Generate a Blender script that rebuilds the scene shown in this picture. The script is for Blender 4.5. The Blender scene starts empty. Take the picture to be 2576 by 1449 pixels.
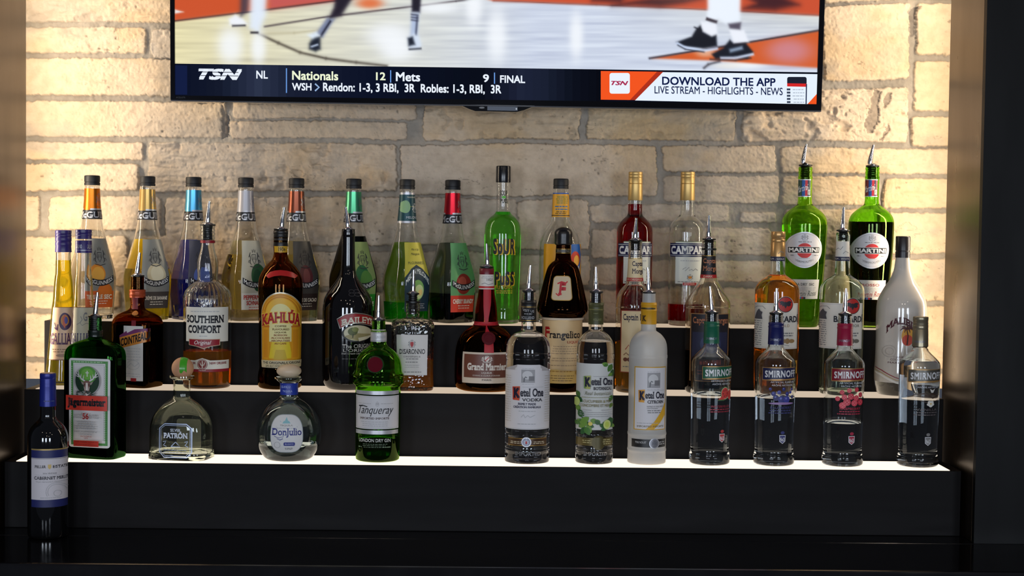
import bpy, bmesh, math, random
import numpy as np
from mathutils import Matrix, Vector
PI = math.pi
random.seed(7)
sc = bpy.context.scene
COL = sc.collection

# ------------------------------------------------------------------ camera
F, CX, CY = 3960.0, 1288.0, 724.5            # focal length and centre in pixels of the 2576x1449 frame
EYE = Vector((0, 0, 1.6))
RC = (Matrix.Rotation(-math.radians(0.9), 3, 'Z') @ Matrix.Rotation(math.radians(90 - 2.4), 3, 'X')
      @ Matrix.Rotation(0.0125, 3, 'Z'))
cd = bpy.data.cameras.new('camera')
cam = bpy.data.objects.new('camera', cd)
COL.objects.link(cam)
cd.sensor_width = 36.0
cd.lens = F / 2576 * 36
cd.clip_start = 0.05
cam.matrix_world = Matrix.Translation(EYE) @ RC.to_4x4()
sc.camera = cam

# ------------------------------------------------------------------ look, world, lights
vs = sc.view_settings
vs.view_transform = 'Standard'; vs.look = 'None'; vs.gamma = 1.0; vs.use_curve_mapping = False
vs.exposure = 0.0
cy = sc.cycles
cy.max_bounces = 20; cy.transmission_bounces = 18; cy.glossy_bounces = 6; cy.diffuse_bounces = 4
cy.transparent_max_bounces = 24
cy.caustics_refractive = True; cy.caustics_reflective = False
cy.sample_clamp_indirect = 4.0; cy.blur_glossy = 0.5
w = bpy.data.worlds.new('room_world'); sc.world = w; w.use_nodes = True
w.node_tree.nodes['Background'].inputs[0].default_value = (0.55, 0.62, 0.8, 1)
w.node_tree.nodes['Background'].inputs[1].default_value = 0.10

def area(name, loc, target, sx, sy, watts, col, spread=180):
    l = bpy.data.lights.new(name, 'AREA'); l.shape = 'RECTANGLE'; l.size = sx; l.size_y = sy
    l.energy = watts; l.color = col; l.spread = math.radians(spread)
    o = bpy.data.objects.new(name, l); COL.objects.link(o)
    o.location = loc
    d = Vector(target) - Vector(loc)
    o.rotation_euler = d.to_track_quat('-Z', 'Y').to_euler()
    return o
# daylight through the row of tall windows across the room
for x, wd in ((-2.5, .95), (-.45, .42), (.12, .42), (2.7, 1.05)):
    area('room_window_light', (x, -4.2, 1.5), (x * 0.3, 3.2, 1.5), wd, 1.35, 86 * wd, (0.78, 0.87, 1.0))
# warm ceiling spots over the bar
for x, y, z, e in ((-1.7, 0.7, 2.9, 5), (-0.55, 0.3, 2.95, 5), (0.5, 0.6, 2.95, 5), (1.6, 0.2, 2.9, 5), (-0.1, -1.4, 2.9, 6), (1.0, -1.6, 2.9, 6)):
    l = bpy.data.lights.new('ceiling_spot_light', 'POINT'); l.energy = e; l.shadow_soft_size = 0.035; l.color = (1, 0.86, 0.68)
    o = bpy.data.objects.new('ceiling_spot_light', l); COL.objects.link(o); o.location = (x, y, z)
# warm strips hidden in the slots behind the two side panels, washing the stone wall
for sx in (-1, 1):
    area('wall_wash_light', (sx * 0.985, 3.19, 1.86), (sx * 0.60, 3.42, 1.86), 0.03, 1.7, 7.2, (1.0, 0.84, 0.63))

# ------------------------------------------------------------------ projection helpers
def at(px, py, Y):
    """point in the place that the photograph shows at (px, py), on the plane at depth Y"""
    d = RC @ Vector(((px - CX) / F, (CY - py) / F, -1.0))
    return EYE + d * (Y / d.y)

# ------------------------------------------------------------------ materials
def lin(c):
    c = c / 255.0
    return c / 12.92 if c <= 0.04045 else ((c + 0.055) / 1.055) ** 2.4
_M = {}
def nodemat(key):
    m = bpy.data.materials.new(key); m.use_nodes = True
    return m, m.node_tree.nodes, m.node_tree.links, m.node_tree.nodes['Principled BSDF']
def P(rgb, rough=0.5, metal=0.0, coat=0.0, spec=0.5):
    k = ('p', tuple(rgb), rough, metal, coat, spec)
    if k not in _M:
        m, n, l, b = nodemat('paint_%d_%d_%d' % tuple(rgb))
        b.inputs['Base Color'].default_value = (lin(rgb[0]), lin(rgb[1]), lin(rgb[2]), 1)
        b.inputs['Roughness'].default_value = rough; b.inputs['Metallic'].default_value = metal
        b.inputs['Coat Weight'].default_value = coat; b.inputs['Coat Roughness'].default_value = 0.05
        b.inputs['Specular IOR Level'].default_value = spec
        _M[k] = m
    return _M[k]
def FOIL(rgb, rough=0.3): return P(rgb, rough, 0.85)
def GLASS(c=(1, 1, 1), rough=0.0, ior=1.42, bump=0.0):
    k = ('g', c, rough, ior, bump)
    if k not in _M:
        m, n, l, b = nodemat('bottle_glass')
        n.remove(b)
        g = n.new('ShaderNodeBsdfGlass'); g.inputs['Color'].default_value = (*c, 1)
        g.inputs['Roughness'].default_value = rough; g.inputs['IOR'].default_value = ior
        l.new(g.outputs[0], n['Material Output'].inputs['Surface'])
        if bump:
            t = n.new('ShaderNodeTexCoord'); v = n.new('ShaderNodeTexVoronoi'); v.inputs['Scale'].default_value = 130
            l.new(t.outputs['Object'], v.inputs['Vector'])
            u = n.new('ShaderNodeBump'); u.inputs['Strength'].default_value = bump; u.inputs['Distance'].default_value = 0.002
            l.new(v.outputs['Distance'], u.inputs['Height']); l.new(u.outputs[0], g.inputs['Normal'])
        _M[k] = m
    return _M[k]
def LIQ(c, haze=0.0):
    k = ('l', c, haze)
    if k not in _M:
        m, n, l, b = nodemat('liquid')
        n.remove(b)
        g = n.new('ShaderNodeBsdfTransparent'); g.inputs['Color'].default_value = (*c, 1)
        if haze:      # cloudy liquor scatters part of the light that enters it
            d = n.new('ShaderNodeBsdfTranslucent'); d.inputs[0].default_value = (*c, 1)
            e = n.new('ShaderNodeBsdfDiffuse'); e.inputs[0].default_value = (*c, 1)
            a_ = n.new('ShaderNodeMixShader'); l.new(d.outputs[0], a_.inputs[1]); l.new(e.outputs[0], a_.inputs[2])
            x = n.new('ShaderNodeMixShader'); x.inputs[0].default_value = haze
            l.new(g.outputs[0], x.inputs[1]); l.new(a_.outputs[0], x.inputs[2]); g = x
        l.new(g.outputs[0], n['Material Output'].inputs['Surface'])
        _M[k] = m
    return _M[k]
def FROST():
    k = 'frost'
    if k not in _M:
        m, n, l, b = nodemat('frosted_glass'); n.remove(b)
        g = n.new('ShaderNodeBsdfGlass'); g.inputs['Roughness'].default_value = .3; g.inputs['IOR'].default_value = 1.4
        d = n.new('ShaderNodeBsdfDiffuse'); d.inputs[0].default_value = (.80, .77, .72, 1)
        x = n.new('ShaderNodeMixShader'); x.inputs[0].default_value = .48
        l.new(g.outputs[0], x.inputs[1]); l.new(d.outputs[0], x.inputs[2]); l.new(x.outputs[0], n['Material Output'].inputs['Surface'])
        _M[k] = m
    return _M[k]
def EMIT(rgb, s=1.0):
    k = ('e', tuple(rgb), s)
    if k not in _M:
        m, n, l, b = nodemat('glow')
        n.remove(b)
        g = n.new('ShaderNodeEmission'); g.inputs['Color'].default_value = (lin(rgb[0]), lin(rgb[1]), lin(rgb[2]), 1)
        g.inputs['Strength'].default_value = s
        l.new(g.outputs[0], n['Material Output'].inputs['Surface'])
        _M[k] = m
    return _M[k]
CHROME = P((215, 215, 220), 0.12, 1.0)
RUBBER = P((14, 14, 15), 0.4)
BLACKCAP = P((13, 14, 20), 0.55)
CLEAR = GLASS((0.985, 0.99, 0.985))

# ------------------------------------------------------------------ mesh helpers
def mesh_obj(name, verts, faces, mats, fm=None, parent=None, smooth=True, ang=40):
    me = bpy.data.meshes.new(name)
    me.from_pydata([tuple(v) for v in verts], [], faces)
    for m in mats: me.materials.append(m)
    if fm: me.polygons.foreach_set('material_index', fm)
    if smooth:
        me.polygons.foreach_set('use_smooth', [True] * len(me.polygons))
        me.update()
        me.set_sharp_from_angle(angle=math.radians(ang))
    me.update()
    o = bpy.data.objects.new(name, me); COL.objects.link(o)
    if parent: o.parent = parent
    return o
def empty(name, loc):
    o = bpy.data.objects.new(name, None); COL.objects.link(o); o.location = loc; o.empty_display_size = 0.02
    return o
def tag(o, label, cat, group=None, kind=None):
    o['label'] = label; o['category'] = cat
    if group: o['group'] = group
    if kind: o['kind'] = kind
    return o
class MB:
    def __init__(s): s.v = []; s.f = []; s.m = []; s.mats = []
    def mi(s, mat):
        if isinstance(mat, tuple): mat = P(mat)
        if mat not in s.mats: s.mats.append(mat)
        return s.mats.index(mat)
    def add(s, v, f, mat):
        k = len(s.v); i = s.mi(mat); s.v += [tuple(p) for p in v]
        s.f += [tuple(a + k for a in q) for q in f]; s.m += [i] * len(f)
    def box(s, a, b, mat):
        (x0, y0, z0), (x1, y1, z1) = a, b
        v = [(x, y, z) for x in (x0, x1) for y in (y0, y1) for z in (z0, z1)]
        s.add(v, [(0, 1, 3, 2), (4, 6, 7, 5), (0, 4, 5, 1), (2, 3, 7, 6), (0, 2, 6, 4), (1, 5, 7, 3)], mat)
    def build(s, name, parent=None, smooth=True, ang=40): return mesh_obj(name, s.v, s.f, s.mats, s.m, parent, smooth, ang)

def pchip(xs, ys):
    n = len(xs)
    h = [xs[i + 1] - xs[i] for i in range(n - 1)]
    d = [(ys[i + 1] - ys[i]) / (h[i] or 1e-9) for i in range(n - 1)]
    m = [0.0] * n
    m[0], m[-1] = d[0], d[-1]
    for i in range(1, n - 1):
        if d[i - 1] * d[i] > 0:
            w1 = 2 * h[i] + h[i - 1]; w2 = h[i] + 2 * h[i - 1]
            m[i] = (w1 + w2) / (w1 / d[i - 1] + w2 / d[i])
    def f(x):
        if x <= xs[0]: return ys[0]
        if x >= xs[-1]: return ys[-1]
        i = 0
        while x > xs[i + 1]: i += 1
        t = (x - xs[i]) / (h[i] or 1e-9)
        return ((1 + 2 * t) * (1 - t) ** 2 * ys[i] + t * (1 - t) ** 2 * h[i] * m[i]
                + t * t * (3 - 2 * t) * ys[i + 1] + t * t * (t - 1) * h[i] * m[i + 1])
    return f

def loft(rings, seg, flip=False, cap0=True, cap1=True):
    """rings: (z, a, b, n, rot, x, y); superellipse sections stacked along z"""
    v = []; f = []
    for (z, a0, b0, n, rot, ox, oy, *fl) in rings:
        cr, sr = math.cos(rot), math.sin(rot)
        for k in range(seg):
            t = 2 * PI * k / seg
            c, s_ = math.cos(t), math.sin(t)
            g = 1 + fl[0] * math.cos(fl[1] * t) if fl else 1
            a, b = a0 * g, b0 * g
            x = a * math.copysign(abs(c) ** (2 / n), c); y = b * math.copysign(abs(s_) ** (2 / n), s_)
            v.append((ox + x * cr - y * sr, oy + x * sr + y * cr, z))
    for i in range(len(rings) - 1):
        for k in range(seg):
            a0 = i * seg + k; b0 = i * seg + (k + 1) % seg
            f.append((a0, b0, b0 + seg, a0 + seg))
    if cap0:
        r = rings[0]; c = len(v); v.append((r[5], r[6], r[0]))
        f += [(c, (k + 1) % seg, k) for k in range(seg)]
    if cap1:
        r = rings[-1]; c = len(v); v.append((r[5], r[6], r[0])); o = (len(rings) - 1) * seg
        f += [(c, o + k, o + (k + 1) % seg) for k in range(seg)]
    if flip: f = [tuple(reversed(q)) for q in f]
    return v, f
def lathe(mb, pts, mat, ox=0, oy=0, seg=40, flip=False):
    v, f = loft([(z, r, r, 2, 0, ox, oy) for z, r in pts], seg, flip)
    mb.add(v, f, mat)
def tube(mb, pts, rad, mat, seg=14):
    """round tube through points (3-D), radius per point"""
    v = []; f = []; n = len(pts)
    for i, p in enumerate(pts):
        d = (pts[min(i + 1, n - 1)] - pts[max(i - 1, 0)]).normalized()
        u = d.cross(Vector((0, 1, 0.01))).normalized(); w_ = d.cross(u)
        for k in range(seg):
            t = 2 * PI * k / seg
            v.append(p + (u * math.cos(t) + w_ * math.sin(t)) * rad[i])
    for i in range(n - 1):
        for k in range(seg):
            a0 = i * seg + k; b0 = i * seg + (k + 1) % seg
            f.append((a0, a0 + seg, b0 + seg, b0))
    f.append(tuple(range(seg))); f.append(tuple(reversed(range((n - 1) * seg, n * seg))))
    mb.add(v, f, mat)

# ------------------------------------------------------------------ lettering
_T = {}
def glyphs(s, bold=0.0, shear=0.0, serif=False, space=1.0):
    k = (s, bold, shear, serif, space)
    if k in _T: return _T[k]
    c = bpy.data.curves.new('lettering', 'FONT')
    c.body = s; c.shear = shear; c.resolution_u = 3; c.space_character = space
    o = bpy.data.objects.new('lettering', c); COL.objects.link(o)
    dg = bpy.context.evaluated_depsgraph_get()
    oe = o.evaluated_get(dg)
    me = oe.to_mesh()
    v = [(p.co.x, p.co.y) for p in me.vertices]
    f = [tuple(q.vertices) for q in me.polygons]
    oe.to_mesh_clear()
    bpy.data.objects.remove(o); bpy.data.curves.remove(c)
    if serif:
        cnt = {}
        for q in f:
            for i in range(len(q)):
                e = (q[i], q[(i + 1) % len(q)])
                cnt.setdefault(tuple(sorted(e)), []).append(e)
        for e, l in cnt.items():
            if len(l) != 1: continue
            (xa, ya), (xb, yb) = v[e[0]], v[e[1]]
            ln = abs(xa - xb)
            if abs(ya - yb) < 0.012 and 0.03 < ln < 0.28:
                x0, x1 = min(xa, xb) - 0.075, max(xa, xb) + 0.075
                up = 1 if ya < 0.25 else -1
                h = 0.055 * up; n = len(v)
                v += [(x0, ya), (x1, ya), (x1 - 0.05, ya + h), (x0 + 0.05, ya + h)]
                f.append((n, n + 1, n + 2, n + 3) if up > 0 else (n + 3, n + 2, n + 1, n))
    if bold:
        n = len(v); v0, f0 = list(v), list(f)
        v = []; f = []
        for i, (dx, dy) in enumerate(((-bold, -bold), (bold, -bold), (bold, bold), (-bold, bold))):
            v += [(x + dx, y + dy) for x, y in v0]; f += [tuple(a + i * n for a in q) for q in f0]
    _T[k] = (v, f)
    return _T[k]

def split2d(v, f, sx, sy):
    """cut flat faces into strips so that they can follow a curved surface"""
    bm = bmesh.new()
    bv = [bm.verts.new((p[0], p[1], 0)) for p in v]
    for q in f:
        try: bm.faces.new([bv[i] for i in q])
        except ValueError: pass
    big = [q for q in bm.faces if len(q.verts) > 4]
    if big: bmesh.ops.triangulate(bm, faces=big)
    xs = [p[0] for p in v]; ys = [p[1] for p in v]
    for (lo, hi, st, ax) in ((min(xs), max(xs), sx, 0), (min(ys), max(ys), sy, 1)):
        if st and hi - lo > st:
            k = int((hi - lo) / st)
            for i in range(1, k + 1):
                c = lo + (hi - lo) * i / (k + 1)
                co = (c, 0, 0) if ax == 0 else (0, c, 0); no = (1, 0, 0) if ax == 0 else (0, 1, 0)
                bmesh.ops.bisect_plane(bm, geom=bm.verts[:] + bm.edges[:] + bm.faces[:], plane_co=co, plane_no=no)
    bm.verts.index_update()
    v2 = [(p.co.x, p.co.y) for p in bm.verts]; f2 = [tuple(p.index for p in q.verts) for q in bm.faces]
    bm.free()
    return v2, f2

class Sheet:
    """a printed sheet lying on a surface; drawing coordinates are pixels of the photograph"""
    step = None
    def __init__(s): s.mb = MB(); s.k = 0; s.sx = None; s.sy = None
    def X(s, px): return px
    def pos(s, u, y, off): raise NotImplementedError
    def put(s, v, f, mat, dk=1):
        if s.sx: v, f = split2d(v, f, s.sx, s.sy)
        s.k += dk
        off = s.base + s.k * s.dk
        pts = [s.pos(u, y, off) for u, y in v]
        # faces outward (towards -Y): fix winding from the first face
        out = []
        for q in f:
            a, b, c = (pts[q[0]], pts[q[1]], pts[q[2]])
            n = (b - a).cross(c - a)
            out.append(tuple(reversed(q)) if n.dot(s.facing) < 0 else q)
        s.mb.add(pts, out, mat)
    def poly(s, pts, mat):
        s.put([(s.X(x), y) for x, y in pts], [tuple(range(len(pts)))], mat)
    def rect(s, x0, y0, x1, y1, mat): s.poly([(x0, y0), (x1, y0), (x1, y1), (x0, y1)], mat)
    def rrect(s, x0, y0, x1, y1, r, mat, seg=5):
        p = []
        for (cx, cy_, a0) in ((x1 - r, y0 + r, -90), (x1 - r, y1 - r, 0), (x0 + r, y1 - r, 90), (x0 + r, y0 + r, 180)):
            for i in range(seg + 1):
                a = math.radians(a0 + 90 * i / seg); p.append((cx + r * math.cos(a), cy_ + r * math.sin(a)))
        s.poly(p, mat)
    def disc(s, x, y, rx, mat, ry=None, seg=28, a0=0, a1=360):
        ry = ry or rx
        n = seg if a1 - a0 == 360 else seg + 1
        s.poly([(x + rx * math.cos(math.radians(a0 + (a1 - a0) * i / seg)), y + ry * math.sin(math.radians(a0 + (a1 - a0) * i / seg))) for i in range(n)], mat)
    def ring(s, x, y, rx, wd, mat, ry=None, seg=32, a0=0, a1=360):
        ry = ry or rx
        v = []; f = []
        for i in range(seg + 1):
            a = math.radians(a0 + (a1 - a0) * i / seg)
            for r in (0, wd):
                v.append((s.X(x + (rx - r) * math.cos(a)), y + (ry - r) * math.sin(a)))
            if i: k = 2 * i; f.append((k - 2, k, k + 1, k - 1))
        s.put(v, f, mat)
    def line(s, x0, y0, x1, y1, wd, mat):
        dx, dy = x1 - x0, y1 - y0; l = math.hypot(dx, dy) or 1; ox, oy = -dy / l * wd / 2, dx / l * wd / 2
        s.poly([(x0 + ox, y0 + oy), (x1 + ox, y1 + oy), (x1 - ox, y1 - oy), (x0 - ox, y0 - oy)], mat)
    def stroke(s, pts, wd, mat):
        """a pen stroke of varying width through points"""
        v = []; f = []; n = len(pts)
        for i, (x, y) in enumerate(pts):
            a = pts[max(i - 1, 0)]; b = pts[min(i + 1, n - 1)]
            dx, dy = b[0] - a[0], b[1] - a[1]; l = math.hypot(dx, dy) or 1
            w_ = (wd[i] if isinstance(wd, (list, tuple)) else wd) / 2
            v += [(s.X(x - dy / l * w_), y + dx / l * w_), (s.X(x + dy / l * w_), y - dx / l * w_)]
            if i: k = 2 * i; f.append((k - 2, k, k + 1, k - 1))
        s.put(v, f, mat)
    def frame(s, x0, y0, x1, y1, wd, mat):
        s.rect(x0, y0, x1, y0 + wd, mat); s.rect(x0, y1 - wd, x1, y1, mat)
        s.rect(x0, y0 + wd, x0 + wd, y1 - wd, mat); s.rect(x1 - wd, y0 + wd, x1, y1 - wd, mat)
    def text(s, t, x0, y0, x1, y1, mat, bold=0.0, shear=0.0, serif=False, arch=0.0, slope=0.0, space=1.0, arc=False, grow=0.0):
        v, f = glyphs(t, bold, shear, serif, space)
        if not v: return
        if not arc: x0, x1 = s.X(x0), s.X(x1)
        ax = min(p[0] for p in v); bx = max(p[0] for p in v); ay = min(p[1] for p in v); by = max(p[1] for p in v)
        xm = (x0 + x1) / 2; hw = (x1 - x0) / 2 or 1
        out = []
        for x, y in v:
            u = x0 + (x - ax) / (bx - ax) * (x1 - x0); q = (u - xm) / hw
            h = (by - y) / (by - ay)
            yy = y0 + h * (y1 - y0) * (1 + grow * (q * q)) + arch * q * q + slope * (u - xm)
            out.append((u, yy))
        s.put(out, f, mat)
    def fine(s, x0, x1, ys, h, mat, ragged=0.1):
        """lines of print too small to read: short dashes the length of words"""
        v = []; f = []
        for y in ys:
            a = x0 + random.random() * ragged * (x1 - x0); e = x1 - random.random() * ragged * (x1 - x0)
            while a < e:
                b = min(e, a + random.uniform(3, 9)); n = len(v)
                v += [(s.X(a), y), (s.X(b), y), (s.X(b), y + h), (s.X(a), y + h)]; f.append((n, n + 1, n + 2, n + 3))
                a = b + 1.6
        s.put(v, f, mat)
    def crest(s, x, y, w_, h, mat):
        """small heraldic crest: crown, shield outline and two rampant supporters"""
        sh = [(x - w_ * .17, y - h * .18), (x + w_ * .17, y - h * .18), (x + w_ * .17, y + h * .08), (x, y + h * .32), (x - w_ * .17, y + h * .08), (x - w_ * .17, y - h * .18)]
        s.stroke(sh, w_ * .045, mat)
        s.stroke([(x - w_ * .1, y + h * .1), (x - w_ * .06, y - h * .1), (x, y + h * .08), (x + w_ * .06, y - h * .1), (x + w_ * .1, y + h * .1)], w_ * .05, mat)
        for k in (-1, 1):
            s.stroke([(x + k * w_ * .24, y + h * .36), (x + k * w_ * .36, y + h * .22), (x + k * w_ * .29, y + h * .02), (x + k * w_ * .36, y - h * .16), (x + k * w_ * .3, y - h * .3)],
                     [w_ * .03, w_ * .08, w_ * .06, w_ * .09, w_ * .04], mat)
            s.stroke([(x + k * w_ * .31, y - h * .04), (x + k * w_ * .42, y - h * .12), (x + k * w_ * .46, y - h * .04)], w_ * .04, mat)
            s.stroke([(x + k * w_ * .3, y + h * .14), (x + k * w_ * .44, y + h * .12), (x + k * w_ * .48, y + h * .24)], w_ * .04, mat)
        s.stroke([(x - w_ * .1, y - h * .28), (x - w_ * .14, y - h * .44), (x - w_ * .05, y - h * .34), (x, y - h * .48), (x + w_ * .05, y - h * .34), (x + w_ * .14, y - h * .44), (x + w_ * .1, y - h * .28)], w_ * .045, mat)
        s.stroke([(x - w_ * .36, y + h * .42), (x, y + h * .5), (x + w_ * .36, y + h * .42)], w_ * .05, mat)
    def build(s, name, parent): return s.mb.build(name, parent, smooth=True, ang=30)

class FlatSheet(Sheet):
    """print on a plane that faces -Y at depth Y (local to loc)"""
    def __init__(s, Y, loc=(0, 0, 0), base=0.0002, dk=0.00012):
        super().__init__(); s.Y = Y; s.loc = Vector(loc); s.base = base; s.dk = dk; s.facing = Vector((0, -1, 0))
    def pos(s, u, y, off):
        p = at(u, y, s.Y) - s.loc; p.y -= off
        return p

# ------------------------------------------------------------------ bottles
Z_COUNTER, Z1, Z2, Z3 = 1.005, 1.133, 1.2585, 1.387     # counter top and the three treads
Y1, Y2, Y3, YW = 3.0, 3.122, 3.245, 3.40                  # riser fronts and the wall
R1, R2, R3 = 3.057, 3.182, 3.304                          # the three rows of bottles

class Bottle:
    def __init__(s, name, label, cat, cx, Y, zt, prof, n=2.0, ratio=1.0, rot=0.0, yref=None, group=None):
        s.cx, s.Y, s.zt, s.rot = cx, Y, zt, math.radians(rot)
        yref = yref or (prof[0][0] + prof[-1][0]) / 2
        zt += 0.0004; s.zt = zt; p = at(cx, yref, Y)
        s.yref = yref
        s.root = empty(name, (p.x, Y, zt)); tag(s.root, label, cat, group)
        prof = sorted(prof, reverse=True)                # from the base up
        s.m = Y / F
        zs = []
        for y, h in prof:
            z = s.zy(y); zs.append(max(z, (zs[-1] + 0.0006) if zs else 0.0) if z > 0.012 else (0.0 if not zs else max(z, zs[-1] + 0.0015)))
        s.hw = pchip(zs, [h for y, h in prof])
        s.zk = zs
        s.n = n if callable(n) else (lambda z: n) if not isinstance(n, list) else pchip([s.zy(y) for y, q in sorted(n, reverse=True)], [q for y, q in sorted(n, reverse=True)])
        s.ratio = (lambda z: ratio) if not isinstance(ratio, list) else pchip([s.zy(y) for y, q in sorted(ratio, reverse=True)], [q for y, q in sorted(ratio, reverse=True)])
        s._k = {}; s.flute = None
    def zy(s, y, Y=None): return at(s.cx, y, Y or s.Y).z - s.zt
    def dims(s, z):
        n, r = s.n(z), s.ratio(z)
        key = (round(n, 2), round(r, 3))
        if key not in s._k:
            e = 0; c_, s_ = math.cos(s.rot), math.sin(s.rot)
            for i in range(360):
                t = 2 * PI * i / 360; c, d = math.cos(t), math.sin(t)
                x = math.copysign(abs(c) ** (2 / n), c); y = r * math.copysign(abs(d) ** (2 / n), d)
                e = max(e, x * c_ - y * s_)
            s._k[key] = e
        a = s.hw(z) * s.m / s._k[key]
        return a, a * r, n
    def levels(s, z0, z1, sub=5):
        ks = [z for z in s.zk if z0 + 1e-5 < z < z1 - 1e-5]
        ks = [z0] + ks + [z1]; out = []
        for i in range(len(ks) - 1):
            k = sub if ks[i + 1] - ks[i] > 0.004 else 2
            out += [ks[i] + (ks[i + 1] - ks[i]) * j / k for j in range(k)]
        return out + [z1]
    def rings(s, z0, z1, off=0.0, sub=5):
        o = []
        for z in s.levels(z0, z1, sub):
            a, b, n = s.dims(z)
            q = (z, max(a + off, 0.001), max(b + off, 0.001), n, s.rot, 0, 0)
            if s.flute and not off:
                y0, y1, cnt, amp = s.flute; za, zb = s.zy(y1), s.zy(y0); t = (z - za) / (zb - za)
                q += ((amp * math.sin(PI * t) ** .6 if 0 < t < 1 else 0.0), cnt)
            o.append(q)
        return o
    def glass(s, mat, level=None, ytop=None, wall=0.0024, floor=0.007, seg=64, hollow=True, name='glass_body', split=None):
        """one glass wall: outer skin, and an inner skin around the air above the liquid"""
        zt = s.zy(ytop) if ytop else s.zk[-1]
        mb = MB()
        r = s.rings(0.0, zt)
        z, a, b, n, ro, x, y = r[0][:7]
        r = [(0.0035, a * .55, b * .55, n, ro, x, y), (0.0006, a * .80, b * .80, n, ro, x, y), (0.0, a * .93, b * .93, n, ro, x, y), (0.0008, a, b, n, ro, x, y)] + r[1:]
        v, f = loft(r, seg); mb.add(v, f, mat)
        if hollow:
            z0 = max(floor, s.zy(level) if level else 0)
            q = s.rings(z0, zt - 0.0012, -wall)
            if not level:
                z, a, b, n, ro, x, y = q[0]; q = [(z + .004, a * .5, b * .5, n, ro, x, y), (z + .0005, a * .85, b * .85, n, ro, x, y)] + [(max(t[0], z + 0.002), *t[1:]) for t in q[:1]] + [t for t in q[1:] if t[0] > z + 0.0025]
            v, f = loft(q, seg, flip=True); mb.add(v, f, mat)
        o = mb.build(name, s.root)
        if split:
            ysp, m2 = split; o.data.materials.append(m2)
            zs = s.zy(ysp)
            for p in o.data.polygons:
                if p.center.z < zs: p.material_index = len(o.data.materials) - 1
        return o
    def liquid(s, col, level, wall=0.0030, floor=0.008, seg=48, haze=0.0):
        mb = MB()
        v, f = loft(s.rings(floor, s.zy(level) - 0.0004, -wall), seg); mb.add(v, f, LIQ(col, haze))
        return mb.build('liquid', s.root)
    def solid(s, mat, ytop=None, name='bottle_body', seg=64):
        return s.glass(mat, ytop=ytop, hollow=False, name=name, seg=seg)
    def turn(s, name, groups, parent=None, seg=40, ang=40):
        """turned part on the bottle's axis; groups: list of (material, [(y, halfwidth)...])"""
        mb = MB()
        for mat, pts in groups:
            pts = [(s.zy(y), h * s.m) for y, h in sorted(pts, key=lambda t: -t[0])]
            q = [pts[0]]
            for z, h in pts[1:]: q.append((max(z, q[-1][0] + 1e-5), h))
            lathe(mb, q, mat, seg=seg)
        return mb.build(name, parent or s.root, ang=ang)
    def screwcap(s, y0, y1, hw, mat, name='cap', ridge=None):
        h = y1 - y0; sh = 1.5
        pts = [(y0, hw - 2.5), (y0 + .6, hw - 1.2), (y0 + 2.5, hw - .2), (y0 + h * .66, hw), (y0 + h * .68, hw - 1.1), (y0 + h * .71, hw - 1.1), (y0 + h * .73, hw), (y1, hw)]
        return s.turn(name, [(mat, pts)])
    def capsule(s, y0, y1, hw0, hw1, mat, name='capsule', rings=(), closed=False):
        """metal sleeve; rings: list of y with a rolled bead"""
        pts = [(y1, hw1), (y0 + 1, hw0), (y0, hw0 - .8)]
        for y in rings:
            t = (y - y0) / (y1 - y0); h = hw0 + (hw1 - hw0) * t
            pts += [(y - 2, h), (y - .8, h + .9), (y + .8, h + .9), (y + 2, h)]
        return s.turn(name, [(mat, pts)])
    def pourer(s, yc, hw, tip, yend, hn=12, bx=None, bend=.38, bdx=0.0):
        """speed pourer: ribbed black stopper in the neck, flange, chrome collar; the spout is its sub-part"""
        bx = bx if bx is not None else s.cx
        rub = [(yend, hn - 2)]
        y = yend
        while y > yc + 6:
            rub += [(y, hn - 1.6), (y - 1.5, hn), (y - 3, hn), (y - 4.2, hn - 1.6)]; y -= 5
        rub += [(yc + 3.5, hn), (yc + 3, hw - 1), (yc + 2, hw), (yc, hw), (yc - 1, hw - 1)]
        # the black air tube hangs into the bottle
        o = s.turn('pourer', [(RUBBER, rub), (CHROME, [(yc, hw - 3), (yc - 2.5, hw - 4.5), (yc - 5, hw * .52), (yc - 6.5, hw * .42)])])
        tb = MB()
        def L(px, py, dy=0):
            p = at(px, py, s.Y + dy) - s.root.location; return p
        x0, y0 = bx, yc - 4; x1, y1 = tip
        h = y0 - y1
        xm = x0 + (x1 - x0) * .3 + bdx; ym = y0 - h * bend
        pts = []; rad = []
        for i in range(13):
            t = i / 12
            x = (1 - t) ** 2 * x0 + 2 * t * (1 - t) * xm + t * t * x1
            y = (1 - t) ** 2 * y0 + 2 * t * (1 - t) * ym + t * t * y1
            pts.append(L(x, y)); rad.append((6.2 - 3.0 * max(0, (t - .25) / .75) ** .9) * s.m)
        tube(tb, pts, rad, CHROME)
        tb.build('spout', o, ang=50)
        return o
    def sheet(s, yref, **k): return Lab(s, yref, **k)

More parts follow.
